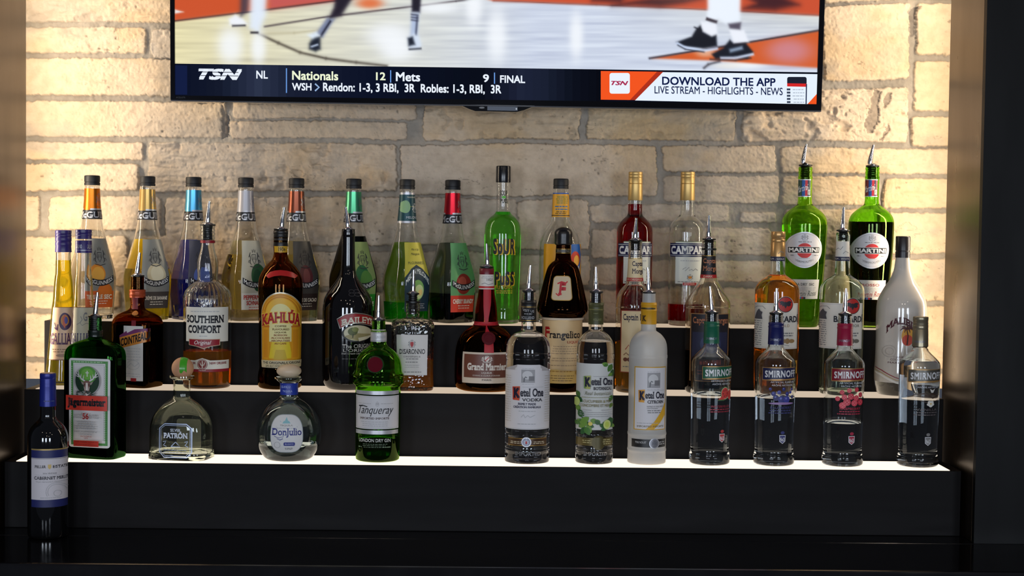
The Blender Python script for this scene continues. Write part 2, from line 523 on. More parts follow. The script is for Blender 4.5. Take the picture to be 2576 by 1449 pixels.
class Lab(Sheet):
    def __init__(s, b, yref, back=False, off=0.00035, dk=0.00009, rot=None, grow=0.0):
        super().__init__(); s.b = b; s.base = off; s.dk = dk; s.back = back
        z = b.zy(yref); s.ar, s.br, s.nr = b.dims(z)
        s.ar += grow; s.br += grow; s.grow = grow
        s.round = s.nr <= 2.3
        s.Yf = b.Y - s.br; s.mf = s.Yf / F
        s.phi = b.rot
        s.lrot = math.radians(rot) if rot else 0.0
        a = s.phi + s.lrot + (PI if back else 0)
        s.ca, s.sa = math.cos(a), math.sin(a)
        s.facing = Vector((s.sa, -s.ca, 0))
        p = at(b.cx, yref, s.Yf); s.dx = (p.x - b.root.location.x)
        s.sx, s.sy = (4, 9) if s.round else (8, 10)
        s.cxs = b.cx - s.dx / s.mf
    def X(s, px):
        d = (px - s.cxs) * s.mf
        if s.round:
            q = max(-.999, min(.999, d / s.ar)); return (math.asin(q) - s.lrot) * s.ar / s.mf
        return (d - s.br * math.sin(s.phi)) / math.cos(s.phi) / s.mf
    def pos(s, u, y, off):
        z = s.b.zy(y, s.Yf); a, b, n = s.b.dims(z); a += s.grow; b += s.grow
        if s.round:
            t = u * s.mf / s.ar
            x, yy = (a + off) * math.sin(t), -(b + off) * math.cos(t)
        else:
            x = u * s.mf * (a / s.ar); q = min(abs(x / a), .985)
            x = math.copysign(q * a, x)
            yy = -b * (1 - q ** n) ** (1 / n) - off
        return Vector((x * s.ca - yy * s.sa, x * s.sa + yy * s.ca, z))
    def build(s, name='label', parent=None): return super().build(name, parent or s.b.root)
W = (238, 236, 232)
PAPER = P(W, .55)
INK = P((22, 22, 28), .5)
GREY = P((120, 120, 122), .6)
LGREY = P((176, 176, 178), .6)
SILVER = P((196, 196, 202), .38, .55)
GOLD = P((190, 150, 70), .35, .7)
NAVY = P((22, 28, 78), .45)
RED = P((190, 28, 34), .45)

def TRANSLUCENT(rgb):
    """thin backing film that lets the light behind it through"""
    k = ('t', tuple(rgb))
    if k not in _M:
        m, n, l, b = nodemat('label_film'); n.remove(b)
        c = (lin(rgb[0]), lin(rgb[1]), lin(rgb[2]), 1)
        t = n.new('ShaderNodeBsdfTranslucent'); t.inputs[0].default_value = c
        d = n.new('ShaderNodeBsdfDiffuse'); d.inputs[0].default_value = c
        mx = n.new('ShaderNodeMixShader'); mx.inputs[0].default_value = .7
        l.new(d.outputs[0], mx.inputs[1]); l.new(t.outputs[0], mx.inputs[2]); l.new(mx.outputs[0], n['Material Output'].inputs['Surface'])
        _M[k] = m
    return _M[k]

# ------------------------------------------------------------------ the setting
def fbm(shape, cells, octaves, rng, gain=.5):
    """smooth value noise on a grid"""
    H, Wd = shape; out = np.zeros(shape); amp = 1.0
    cy_, cx_ = cells
    for o in range(octaves):
        g = rng.standard_normal((int(cy_) + 3, int(cx_) + 3))
        yy = np.linspace(0, cy_, H); xx = np.linspace(0, cx_, Wd)
        iy = np.floor(yy).astype(int); ix = np.floor(xx).astype(int)
        fy = yy - iy; fx = xx - ix; fy = fy * fy * (3 - 2 * fy); fx = fx * fx * (3 - 2 * fx)
        a = g[np.ix_(iy, ix)]; b = g[np.ix_(iy, ix + 1)]; c = g[np.ix_(iy + 1, ix)]; d = g[np.ix_(iy + 1, ix + 1)]
        out += amp * ((a * (1 - fx) + b * fx) * (1 - fy)[:, None] + (c * (1 - fx) + d * fx) * fy[:, None])
        amp *= gain; cy_ *= 2; cx_ *= 2
    return out

STONES = [  # x0, y0, x1, y1 in the photograph, roughness, tint
    (-60, -160, 240, -30, .5, 0), (250, -160, 760, -40, .5, 0), (775, -160, 1300, -40, .5, 0), (1310, -160, 2060, -60, .5, 0), (2070, -160, 2560, 2, .4, .1),
    (-60, -22, 470, 58, 1., 0), (-60, 70, 368, 136, .8, .1), (380, 72, 760, 146, 1.2, -.35), (-60, 148, 640, 245, .5, .1), (-60, 258, 570, 350, .5, .1),
    (480, -22, 900, 60, .6, 0), (770, 70, 1300, 146, .6, 0), (650, 156, 1200, 245, .6, 0), (910, -22, 1500, 60, .6, 0), (1310, 70, 1800, 146, .6, 0), (1210, 156, 1800, 255, .6, 0),
    (1510, -40, 2050, 60, .6, 0), (1810, 70, 2055, 255, .6, 0),
    (586, 258, 1051, 301, .9, -.05), (577, 306, 1027, 351, .6, 0), (1067, 262, 1464, 352, 1.2, .15), (1482, 266, 1851, 350, 1.3, .25), (1868, 218, 2285, 352, 1.7, -.1),
    (2066, 10, 2285, 199, .4, .1), (2302, 12, 2560, 142, .5, .25), (2298, 156, 2560, 276, .5, .3), (2294, 288, 2560, 362, .7, .2),
    (-60, 362, 360, 406, .6, .1), (-60, 415, 350, 481, .6, .1), (372, 362, 1000, 484, 1.5, 0), (1009, 362, 1655, 492, .6, -.05), (1670, 362, 1953, 430, .6, 0), (1672, 438, 1960, 508, .6, -.05),
    (1965, 367, 2560, 433, .7, .1), (1968, 440, 2210, 514, .6, .1), (2222, 444, 2560, 524, .8, .35),
    (-60, 490, 100, 576, .5, .1), (122, 493, 405, 576, .5, .1), (416, 497, 1300, 618, .9, -.08), (1310, 500, 1470, 560, .8, 0),
    (1300, 502, 1480, 622, .9, 0), (1484, 512, 1835, 556, .9, -.05), (1862, 530, 1955, 558, .8, -.1), (1975, 524, 2200, 640, .8, .1), (2212, 534, 2560, 640, .6, .2),
    (-60, 590, 318, 718, .4, .1), (334, 590, 700, 690, .7, -.05), (712, 632, 1240, 722, .8, -.1), (1255, 634, 1480, 712, .8, -.1), (1484, 572, 1940, 642, .8, -.05),
    (1490, 656, 1960, 710, .8, -.1), (1972, 652, 2560, 760, .6, .15),
    (-60, 728, 300, 775, .5, .1), (-60, 786, 420, 900, .5, .1), (312, 702, 690, 800, .7, -.1), (700, 734, 1220, 900, .7, -.1), (1235, 724, 1800, 900, .9, -.15), (1815, 724, 2300, 900, .8, -.1),
    (2312, 772, 2560, 930, .5, .2), (-60, 910, 500, 1000, .5, 0), (2312, 940, 2560, 1060, .5, .1), (510, 910, 2300, 1060, .5, 0),
]
def stone_wall():
    x0, x1, z0, z1, st = -1.14, 1.20, 1.25, 2.32, 0.0019
    nx = int((x1 - x0) / st); nz = int((z1 - z0) / st)
    gx = np.linspace(x0, x1, nx); gz = np.linspace(z1, z0, nz)
    XX, ZZ = np.meshgrid(gx, gz)
    R = np.array(RC)
    d = np.stack([XX, np.full_like(XX, YW), ZZ - EYE.z], -1) @ R          # world -> camera axes
    px = CX + F * d[..., 0] / -d[..., 2]; py = CY - F * d[..., 1] / -d[..., 2]
    rng = np.random.default_rng(5)
    S = (nz, nx)
    wx = px + 3.0 * fbm(S, (8, 10), 2, rng) + 1.4 * fbm(S, (120, 260), 3, rng, .7); wy = py + 3.2 * fbm(S, (4, 9), 2, rng) + 1.1 * fbm(S, (90, 260), 3, rng, .7)
    best = np.full(S, -1e3); sid = np.zeros(S, int)
    for i, (a, b, c, e, ro, ti) in enumerate(STONES):
        dx = np.minimum(wx - a, c - wx); dy = np.minimum(wy - b, e - wy)
        q = np.minimum(dx, dy)
        m = (dx < 9) & (dy < 9)
        q = np.where(m, q - np.maximum(0, 9 - np.hypot(9 - np.minimum(dx, 9), 9 - np.minimum(dy, 9)) * 0) * 0 - np.where((dx < 9) & (dy < 9), np.hypot(9 - dx, 9 - dy) - np.maximum(9 - dx, 9 - dy), 0), q)
        u = q > best
        best = np.where(u, q, best); sid = np.where(u, i, sid)
    ro = np.array([s[4] for s in STONES])[sid]; ti = np.array([s[5] for s in STONES])[sid]
    offs = rng.uniform(-.0022, .003, len(STONES))[sid]
    edge = np.clip((best + .3) / 2.6, 0, 1); edge = edge * edge * (3 - 2 * edge)
    belly = np.clip(best / 34, 0, 1) ** .6
    lump = fbm(S, (10, 14), 4, rng, .55)
    chip = fbm(S, (36, 64), 3, rng, .6)
    layer = np.abs(fbm(S, (46, 22), 4, rng, .6)) * 1.6
    rough = (lump * .0016 + np.clip(chip - .5, 0, .8) * -.0026 * ro + layer * .0008) * (0.35 + ro)
    fine_ = fbm(S, (230, 500), 2, rng, .7) * .00045
    cr = np.abs(fbm(S, (16, 22), 3, rng, .6)); crack = np.exp(-(cr / .012) ** 2) * np.clip(ro - .4, 0, 1) * .003
    mort = fbm(S, (120, 260), 2, rng) * .0006 + fbm(S, (12, 20), 2, rng) * .0012
    h = edge * (.0075 + offs + belly * .0018 + rough - crack) + (1 - edge) * mort + fine_
    mask = np.clip((best - .2) / 2.0, 0, 1)
    tone = fbm(S, (9, 14), 4, rng, .6); patch = fbm(S, (5, 8), 3, rng, .5)
    cs = np.array([.665, .52, .375]); cy_ = np.array([.66, .50, .31]); cg = np.array([.46, .43, .40]); cm = np.array([.37, .325, .27])
    tt = np.clip(ti + patch * .12, -.6, .6)[..., None]
    stone = np.where(tt > 0, cs + (cy_ - cs) * tt * 1.6, cs + (cg - cs) * -tt * 1.6)
    stone = stone * (1 + tone * .045)[..., None]
    stone = np.where(((chip > .95) & (ro > .9))[..., None], stone * .86, stone)
    col = stone * mask[..., None] + cm * (1 + tone * .08)[..., None] * (1 - mask[..., None])
    # hairline cracks, ochre stains and the dark split faces of the big stone under the screen's corner
    cr2 = np.abs(fbm(S, (26, 20), 4, rng, .6)); ck = np.exp(-(cr2 / .028) ** 2) * np.clip(fbm(S, (10, 12), 2, rng) - .2, 0, 1) * mask; h = h - ck * .0012
    pit = np.clip(fbm(S, (150, 330), 2, rng, .7) - 1.55, 0, 1) * np.clip(fbm(S, (12, 16), 2, rng), 0, 1) * mask; h = h - pit * .003
    col *= (1 - np.clip(ck * .5 + pit * .9, 0, .45))[..., None]
    oc = np.clip(fbm(S, (12, 16), 4, rng, .55) - .25, 0, 1)[..., None] * mask[..., None] * .5
    col = col * (1 - oc) + col * np.array([.98, .86, .66]) * oc
    gy = np.clip(fbm(S, (14, 20), 4, rng, .55) - .6, 0, 1)[..., None] * mask[..., None] * .45
    col = col * (1 - gy) + np.array([.38, .335, .29]) * gy
    for pts in ([(2192, 222), (2212, 226), (2206, 262), (2212, 268), (2208, 300), (2196, 330), (2182, 328), (2172, 312), (2178, 286), (2188, 262)], [(2226, 232), (2240, 228), (2238, 250), (2222, 270), (2216, 250)], [(2236, 306), (2238, 318), (2220, 348), (2212, 346)], [(2290, 26), (2314, 18), (2302, 40), (2298, 92), (2290, 96), (2288, 60)], [(560, 262), (576, 300), (572, 350), (556, 352)]):
        p = np.array(pts, float); ins = np.zeros(S, bool)
        for i in range(len(p)):
            (xa, ya), (xb, yb) = p[i], p[(i + 1) % len(p)]
            ins ^= ((ya > wy) != (yb > wy)) & (wx < (xb - xa) * (wy - ya) / ((yb - ya) or 1e-9) + xa)
        col = np.where(ins[..., None], col * .4 + np.array([.12, .10, .09]) * .6, col); h = np.where(ins, h - .004, h)
    V = np.stack([XX, YW - h + .004, ZZ], -1).reshape(-1, 3)
    idx = np.arange(nx * nz).reshape(nz, nx)
    Q = np.stack([idx[:-1, :-1], idx[1:, :-1], idx[1:, 1:], idx[:-1, 1:]], -1).reshape(-1, 4)
    me = bpy.data.meshes.new('wall_back')
    me.vertices.add(len(V)); me.vertices.foreach_set('co', V.astype(np.float32).ravel())
    me.loops.add(Q.size); me.loops.foreach_set('vertex_index', Q.astype(np.int32).ravel())
    me.polygons.add(len(Q)); me.polygons.foreach_set('loop_start', np.arange(0, Q.size, 4, dtype=np.int32))
    me.polygons.foreach_set('use_smooth', np.ones(len(Q), bool))
    at_ = me.color_attributes.new('stone_colour', 'FLOAT_COLOR', 'POINT')
    c4 = np.concatenate([np.clip(col, 0, 1).reshape(-1, 3), np.ones((nx * nz, 1))], 1)
    at_.data.foreach_set('color', c4.astype(np.float32).ravel())
    me.update(); me.validate()
    m, n, l, b = nodemat('rough_stone')
    a = n.new('ShaderNodeVertexColor'); a.layer_name = 'stone_colour'
    tc = n.new('ShaderNodeTexCoord'); no = n.new('ShaderNodeTexNoise'); no.inputs['Scale'].default_value = 60; no.inputs['Detail'].default_value = 6
    l.new(tc.outputs['Object'], no.inputs['Vector'])
    mx = n.new('ShaderNodeMixRGB'); mx.blend_type = 'MULTIPLY'; mx.inputs[0].default_value = .35
    rp = n.new('ShaderNodeValToRGB'); rp.color_ramp.elements[0].position = .3; rp.color_ramp.elements[1].position = .6
    rp.color_ramp.elements[0].color = (.6, .56, .52, 1)
    l.new(no.outputs[0], rp.inputs[0]); l.new(a.outputs[0], mx.inputs[1]); l.new(rp.outputs[0], mx.inputs[2]); l.new(mx.outputs[0], b.inputs['Base Color'])
    bp = n.new('ShaderNodeBump'); bp.inputs['Strength'].default_value = .35; bp.inputs['Distance'].default_value = .002
    n2 = n.new('ShaderNodeTexNoise'); n2.inputs['Scale'].default_value = 260; n2.inputs['Detail'].default_value = 4
    l.new(tc.outputs['Object'], n2.inputs['Vector']); l.new(n2.outputs[0], bp.inputs['Height']); l.new(bp.outputs[0], b.inputs['Normal'])
    b.inputs['Roughness'].default_value = .85; b.inputs['Specular IOR Level'].default_value = .2
    me.materials.append(m)
    o = bpy.data.objects.new('wall_back', me); COL.objects.link(o); o['kind'] = 'structure'
    return o
stone_wall()

def bevel_box(name, a, b, mat, bev=0.002, parent=None):
    mb = MB(); mb.box(a, b, mat)
    o = mb.build(name, parent, smooth=False)
    bm = bmesh.new(); bm.from_mesh(o.data); bmesh.ops.recalc_face_normals(bm, faces=bm.faces)
    bmesh.ops.bevel(bm, geom=bm.edges[:], offset=bev, segments=2, affect='EDGES', profile=.5)
    bm.to_mesh(o.data); bm.free()
    return o
def brushed(name, rgb, rough, metal, scale):
    m, n, l, b = nodemat(name)
    b.inputs['Metallic'].default_value = metal
    tc = n.new('ShaderNodeTexCoord'); mp = n.new('ShaderNodeMapping'); mp.inputs['Scale'].default_value = scale
    no = n.new('ShaderNodeTexNoise'); no.inputs['Scale'].default_value = 6; no.inputs['Detail'].default_value = 5
    l.new(tc.outputs['Object'], mp.inputs['Vector']); l.new(mp.outputs[0], no.inputs['Vector'])
    mr = n.new('ShaderNodeMapRange'); mr.inputs[3].default_value = rough - .07; mr.inputs[4].default_value = rough + .07
    l.new(no.outputs[0], mr.inputs[0]); l.new(mr.outputs[0], b.inputs['Roughness'])
    b.inputs['Base Color'].default_value = (lin(rgb[0]), lin(rgb[1]), lin(rgb[2]), 1)
    b.inputs['Specular IOR Level'].default_value = .14 if rough > .4 else .5
    return m
PANEL = brushed('side_panel_laminate', (72, 57, 40), .30, .9, (3, 3, .6))
PILLAR = brushed('black_pillar_laminate', (8, 8, 9), .5, 0, (3, 3, .6))
STEP = brushed('charcoal_laminate', (15, 13, 14), .6, 0, (.6, 3, 6))
STONEBLK = brushed('polished_black_stone', (16, 15, 17), .12, 0, (3, 3, 3))
for side, sx in (('left', -1), ('right', 1)):
    o = bevel_box('trim_1' if sx < 0 else 'trim_2', (min(sx * .922, sx * .9462), 2.9455, Z_COUNTER + .0005), (max(sx * .922, sx * .9462), 3.16, 2.6), PANEL, .0006)
    o['kind'] = 'structure'
    # black pillar: its facing board covers the panel's front edge
    pl = [(.9222, 2.93), (1.5, 2.93), (1.5, 3.145), (.9466, 3.145), (.9466, 2.9452), (.9222, 2.9452)]
    pl = [(sx * x, y) for x, y in pl]
    v = [(x, y, Z_COUNTER + .0005) for x, y in pl] + [(x, y, 2.6) for x, y in pl]
    f = [tuple(range(6)), tuple(reversed(range(6, 12)))] + [(i, i + 6, (i + 1) % 6 + 6, (i + 1) % 6) for i in range(6)]
    o = mesh_obj('wall_' + side, v, f, [PILLAR], None, None, False); o['kind'] = 'structure'
# soffit far above the frame closes the niche
# counter
ct = empty('bar_counter', (0, 2.85, 0)); tag(ct, 'polished black back-bar counter in front of the bottle steps', 'counter')
o = bevel_box('worktop', (-1.5, 2.69 - 2.85, Z_COUNTER - .045), (1.5, 2.9295 - 2.85, Z_COUNTER), STONEBLK, .004, ct)
o = bevel_box('base_cabinet', (-1.5, 2.73 - 2.85, 0.0), (1.5, 2.929 - 2.85, Z_COUNTER - .046), PILLAR, .002, ct)
o = bevel_box('rear_worktop', (-1.5, 2.930 - 2.85, Z_COUNTER - .045), (1.5, 3.40 - 2.85, Z_COUNTER), STONEBLK, .001, ct)

# bottle steps
st = empty('bottle_steps', (0, Y1, Z_COUNTER)); tag(st, 'black three-step bottle display with glowing white treads', 'display stand')
LED = [EMIT((255, 238, 216), 1.35), EMIT((255, 232, 205), .62), EMIT((255, 228, 196), .55)]
for i, (y0, y1, zt, hw) in enumerate(((Y1, Y2, Z1, .917), (Y2, Y3, Z2, .915), (Y3, 3.368, Z3, .910))):
    bx = bevel_box('riser_box', (-hw, y0 - Y1, 0.0002), (hw, y1 - Y1 - .0004, zt - Z_COUNTER - .0015), STEP, .0012, st)
    tp = bevel_box('light_tread', (-hw + .022, y0 - Y1 + .0015, zt - Z_COUNTER - .0012), (hw - .022, y1 - Y1 - .014, zt - Z_COUNTER), LED[i], .0003, bx)

# ------------------------------------------------------------------ television
tv = empty('television', tuple(at(1248, -170, 3.30)))
tag(tv, 'wall-mounted flat television showing a basketball game above the bottles', 'television')
YT = 3.262
tl = Vector(tv.location)
def tvp(px, py, Y): return at(px, py, Y) - tl
BEZ = P((9, 9, 14), .05, 0, 0, .4)
mb = MB()
def prism(mb, pts, ya, yb, mat):
    a = [tvp(x, y, YT) for x, y in pts]; k = len(pts)
    v = [Vector((p.x, ya - tl.y, p.z)) for p in a] + [Vector((p.x, yb - tl.y, p.z)) for p in a]
    f = [tuple(range(k)), tuple(reversed(range(k, 2 * k)))] + [(i, i + k, (i + 1) % k + k, (i + 1) % k) for i in range(k)]
    mb.add(v, f, mat)
TL, TR, BR, BL = (424, -668), (2096, -645), (2066, 278), (429, 251)
sTL, sTR, sBR, sBL = (436, -655), (2083, -632), (2054, 262), (440, 240)
prism(mb, [TL, TR, BR, BL], YT + .012, 3.335, BEZ)
for q in ([TL, TR, sTR, sTL], [TR, BR, sBR, sTR], [BR, BL, sBL, sBR], [BL, TL, sTL, sBL]): prism(mb, q, YT, YT + .0125, BEZ)
o = mb.build('bezel', tv, smooth=False)
o2 = FlatSheet(YT, tl); o2.text('AQUOS', 443, 243, 466, 248, P((52, 54, 60), .4, .5), bold=.01); o2.build('bezel_lettering', o)
mb = MB(); prism(mb, [(429, 251.3), (2066, 278.3), (2066, 281), (429, 254)], YT + .001, YT + .014, P((24, 22, 26), .3, .5)); mb.build('lower_lip', tv, smooth=False)
mb = MB(); prism(mb, [(1155, 262.5), (1345, 266), (1318, 277), (1300, 281.5), (1196, 279.5), (1180, 274)], YT + .0015, YT + .03, BEZ)
pod = mb.build('sensor_pod', tv, smooth=False)
fs = FlatSheet(YT + .0015, tl); fs.poly([(1226, 266), (1302, 267.5), (1302, 279), (1226, 277.5)], P((44, 50, 62), .3, .3)); fs.disc(1212, 271, 7, P((90, 90, 92), .3), 2.2)
fs.disc(1299, 274, 2, P((230, 235, 240), .3)); fs.build('sensor_window', pod)

# picture on the screen
def picture():
    st = 2.5
    px0, px1, py0, py1 = 434.0, 2086.0, -36.0, 188.0
    nx = int((px1 - px0) / st) + 1; ny = int((py1 - py0) / st) + 1
    X, Y = np.meshgrid(np.linspace(px0, px1, nx), np.linspace(py0, py1, ny))
    rng = np.random.default_rng(3)
    im = np.zeros((ny, nx, 3))
    t = np.clip((X - 440) / 900, 0, 1)[..., None]
    im[:] = np.array([226, 217, 172]) * (1 - t) + np.array([205, 214, 232]) * t
    t2 = np.clip((X - 1500) / 560, 0, 1)[..., None] * np.clip((120 - Y) / 120, 0, 1)[..., None]
    im += t2 * (np.array([214, 212, 196]) - im) * .8
    # motion-blurred wood grain and shine as broadcast
    g = fbm((ny, nx * 1), (40, 14), 2, rng)
    sk = np.roll(g, 0, 0)
    im += (sk * 7)[..., None] * np.array([1, 1, .8])
    def paint(pts, col, soft=2.0, a=1.0):
        p = np.array(pts, float); inside = np.zeros(X.shape, bool); dist = np.full(X.shape, 1e9)
        for i in range(len(p)):
            x1, y1 = p[i]; x2, y2 = p[(i + 1) % len(p)]
            c = ((y1 > Y) != (y2 > Y)) & (X < (x2 - x1) * (Y - y1) / ((y2 - y1) or 1e-9) + x1); inside ^= c
            dx, dy = x2 - x1, y2 - y1; q = np.clip(((X - x1) * dx + (Y - y1) * dy) / (dx * dx + dy * dy + 1e-9), 0, 1)
            dist = np.minimum(dist, np.hypot(X - x1 - q * dx, Y - y1 - q * dy))
        sd = np.where(inside, dist, -dist)
        al = (a / (1 + np.exp(-np.clip(sd / (soft * .5), -30, 30))))[..., None]
        im[:] = im * (1 - al) + np.array(col) * al
    def blob(x, y, rx, ry, col, a=.8):
        al = (a * np.exp(-(((X - x) / rx) ** 2 + ((Y - y) / ry) ** 2) ** 1.5))[..., None]; im[:] = im * (1 - al) + np.array(col) * al
    def ln(pts, wd, col, soft=1.5):
        for (xa, ya), (xb, yb) in zip(pts[:-1], pts[1:]):
            l = math.hypot(xb - xa, yb - ya); ox, oy = -(yb - ya) / l * wd / 2, (xb - xa) / l * wd / 2
            paint([(xa + ox, ya + oy), (xb + ox, yb + oy), (xb - ox, yb - oy), (xa - ox, ya - oy)], col, soft)
    paint([(430, -60), (1240, -60), (1120, -20), (860, 0), (438, 53)], (206, 84, 44), 3)
    paint([(670, -60), (900, -60), (860, 0), (680, 24)], (196, 92, 96), 6, .8)
    ln([(430, 54), (660, 26), (860, 0), (1000, -20)], 3.4, (60, 36, 40))
    ln([(664, 67), (824, 42), (1147, 3), (1320, -20)], 3.2, (52, 40, 50))
    paint([(440, 24), (462, 30), (440, 34)], (240, 240, 240), 2)
    ln([(651, 85), (700, 108), (755, 132), (820, 147), (896, 157), (975, 166)], 4.5, (66, 58, 50), 3)
    ln([(651, 84), (740, 83), (800, 76)], 2, (178, 170, 140), 3)
    for x, y, rx, ry in ((1192, 20, 22, 46), (980, 90, 60, 34), (1000, 125, 46, 30), (1250, 90, 26, 70), (1450, 90, 18, 60), (580, 115, 34, 50), (650, 118, 20, 46), (1880, 160, 50, 14), (1100, 20, 60, 14)): blob(x, y, rx, ry, (246, 250, 255), .85)
    blob(930, 8, 34, 14, (226, 110, 60), .9)
    paint([(1040, -60), (2086, -60), (2086, 40), (1774, 24), (1500, 12), (1240, 2)], (204, 82, 50), 3)
    ln([(1240, 2), (1500, 12), (1774, 24), (2086, 40)], 2.4, (130, 70, 60))
    for pts in ([(1540, 14), (1640, -6), (1770, -4), (1720, 8), (1660, 17), (1600, 12)], [(1860, -20), (1960, -14), (2010, 12), (1950, 26), (1870, 22), (1900, 8)], [(1480, -30), (1590, -20), (1560, 6), (1490, 2)], [(1000, -40), (1070, -40), (1040, -10), (1010, -12)]): paint(pts, (52, 26, 36), 8, .9)
    # white left-hand player: leg and shoe
    paint([(606, -40), (632, -40), (624, 28), (604, 44)], (60, 58, 76), 6, .85)
    paint([(630, -40), (674, -40), (668, 40), (650, 82), (628, 70)], (226, 236, 250), 7)
    paint([(576, 48), (592, 37), (612, 48), (622, 60), (600, 66), (578, 62)], (240, 244, 252), 4)
    ln([(584, 65), (618, 64)], 4, (40, 38, 50)); ln([(630, 82), (650, 82)], 5, (40, 36, 44))
    # dark-legged player
    paint([(850, -40), (892, -40), (884, 0), (858, 40), (826, 50), (840, 18)], (34, 28, 42), 5)
    paint([(822, 46), (842, 48), (812, 94), (792, 88)], (120, 130, 160), 4); ln([(832, 52), (806, 92)], 5, (40, 42, 60))
    paint([(778, 110), (790, 88), (806, 92), (806, 124), (794, 130), (778, 124)], (24, 30, 44), 4)
    paint([(774, 88), (796, 80), (806, 90), (786, 98)], (226, 238, 250), 4); ln([(782, 118), (800, 112)], 4, (200, 214, 236))
    # second dark-legged player
    paint([(1036, -40), (1062, -40), (1056, 32), (1036, 30)], (26, 24, 40), 3)
    paint([(1035, 32), (1054, 32), (1050, 90), (1032, 90)], (176, 192, 222), 4)
    for k in range(3): ln([(1034, 36 + 7 * k), (1052, 38 + 7 * k)], 2.6, (40, 40, 60))
    ln([(1050, 40), (1046, 90)], 4, (60, 66, 90))
    paint([(1026, 96), (1040, 84), (1054, 92), (1060, 112), (1056, 124), (1030, 124)], (214, 226, 244), 4)
    paint([(1026, 96), (1038, 92), (1044, 112), (1028, 116)], (22, 28, 44), 3); ln([(1028, 124), (1060, 122)], 3.5, (30, 32, 44))
    # floor in the right corner
    paint([(1640, 147), (2086, 73), (2086, 173), (1790, 152)], (212, 92, 40), 2.5)
    blob(1985, 128, 60, 34, (206, 140, 160), .8); blob(1775, 132, 26, 12, (240, 220, 200), .6)
    ln([(1632, 147), (1850, 112), (2086, 72)], 4, (36, 30, 40)); ln([(1770, 172), (1782, 162), (1812, 154)], 4, (50, 46, 56), 2.5)
    blob(1830, 166, 40, 8, (240, 236, 226), .6)
    # white-legged player, black shoes
    paint([(1779, -40), (1864, -40), (1862, 54), (1832, 64), (1806, 48), (1776, 58), (1780, 20)], (236, 244, 255), 4)
    ln([(1776, 47), (1804, 56)], 8, (58, 50, 60)); paint([(1832, 60), (1864, 56), (1862, 76), (1836, 72)], (84, 78, 94), 3)
    paint([(1764, 54), (1802, 60), (1806, 90), (1782, 96), (1764, 78)], (238, 242, 252), 3); paint([(1834, 74), (1872, 76), (1884, 106), (1846, 108)], (238, 242, 252), 3)
    paint([(1702, 106), (1740, 92), (1752, 72), (1762, 64), (1768, 80), (1790, 92), (1802, 88), (1804, 116), (1770, 122), (1716, 116)], (18, 22, 34), 2.5)
    ln([(1702, 108), (1724, 120), (1772, 127), (1806, 122)], 6, (206, 222, 250), 2); ln([(1704, 113), (1724, 124), (1772, 131)], 2.2, (30, 32, 44)); ln([(1746, 68), (1764, 76)], 2.5, (24, 26, 36))
    paint([(1790, 136), (1820, 120), (1836, 100), (1846, 110), (1876, 108), (1896, 132), (1880, 148), (1800, 148)], (22, 26, 38), 2.5)
    ln([(1836, 128), (1868, 120)], 8, (150, 170, 196), 3); ln([(1812, 146), (1850, 146), (1896, 136)], 6, (214, 226, 250), 2); ln([(1786, 149), (1850, 152), (1890, 146)], 2.4, (24, 26, 36))
    return X, Y, np.clip(im, 0, 255)
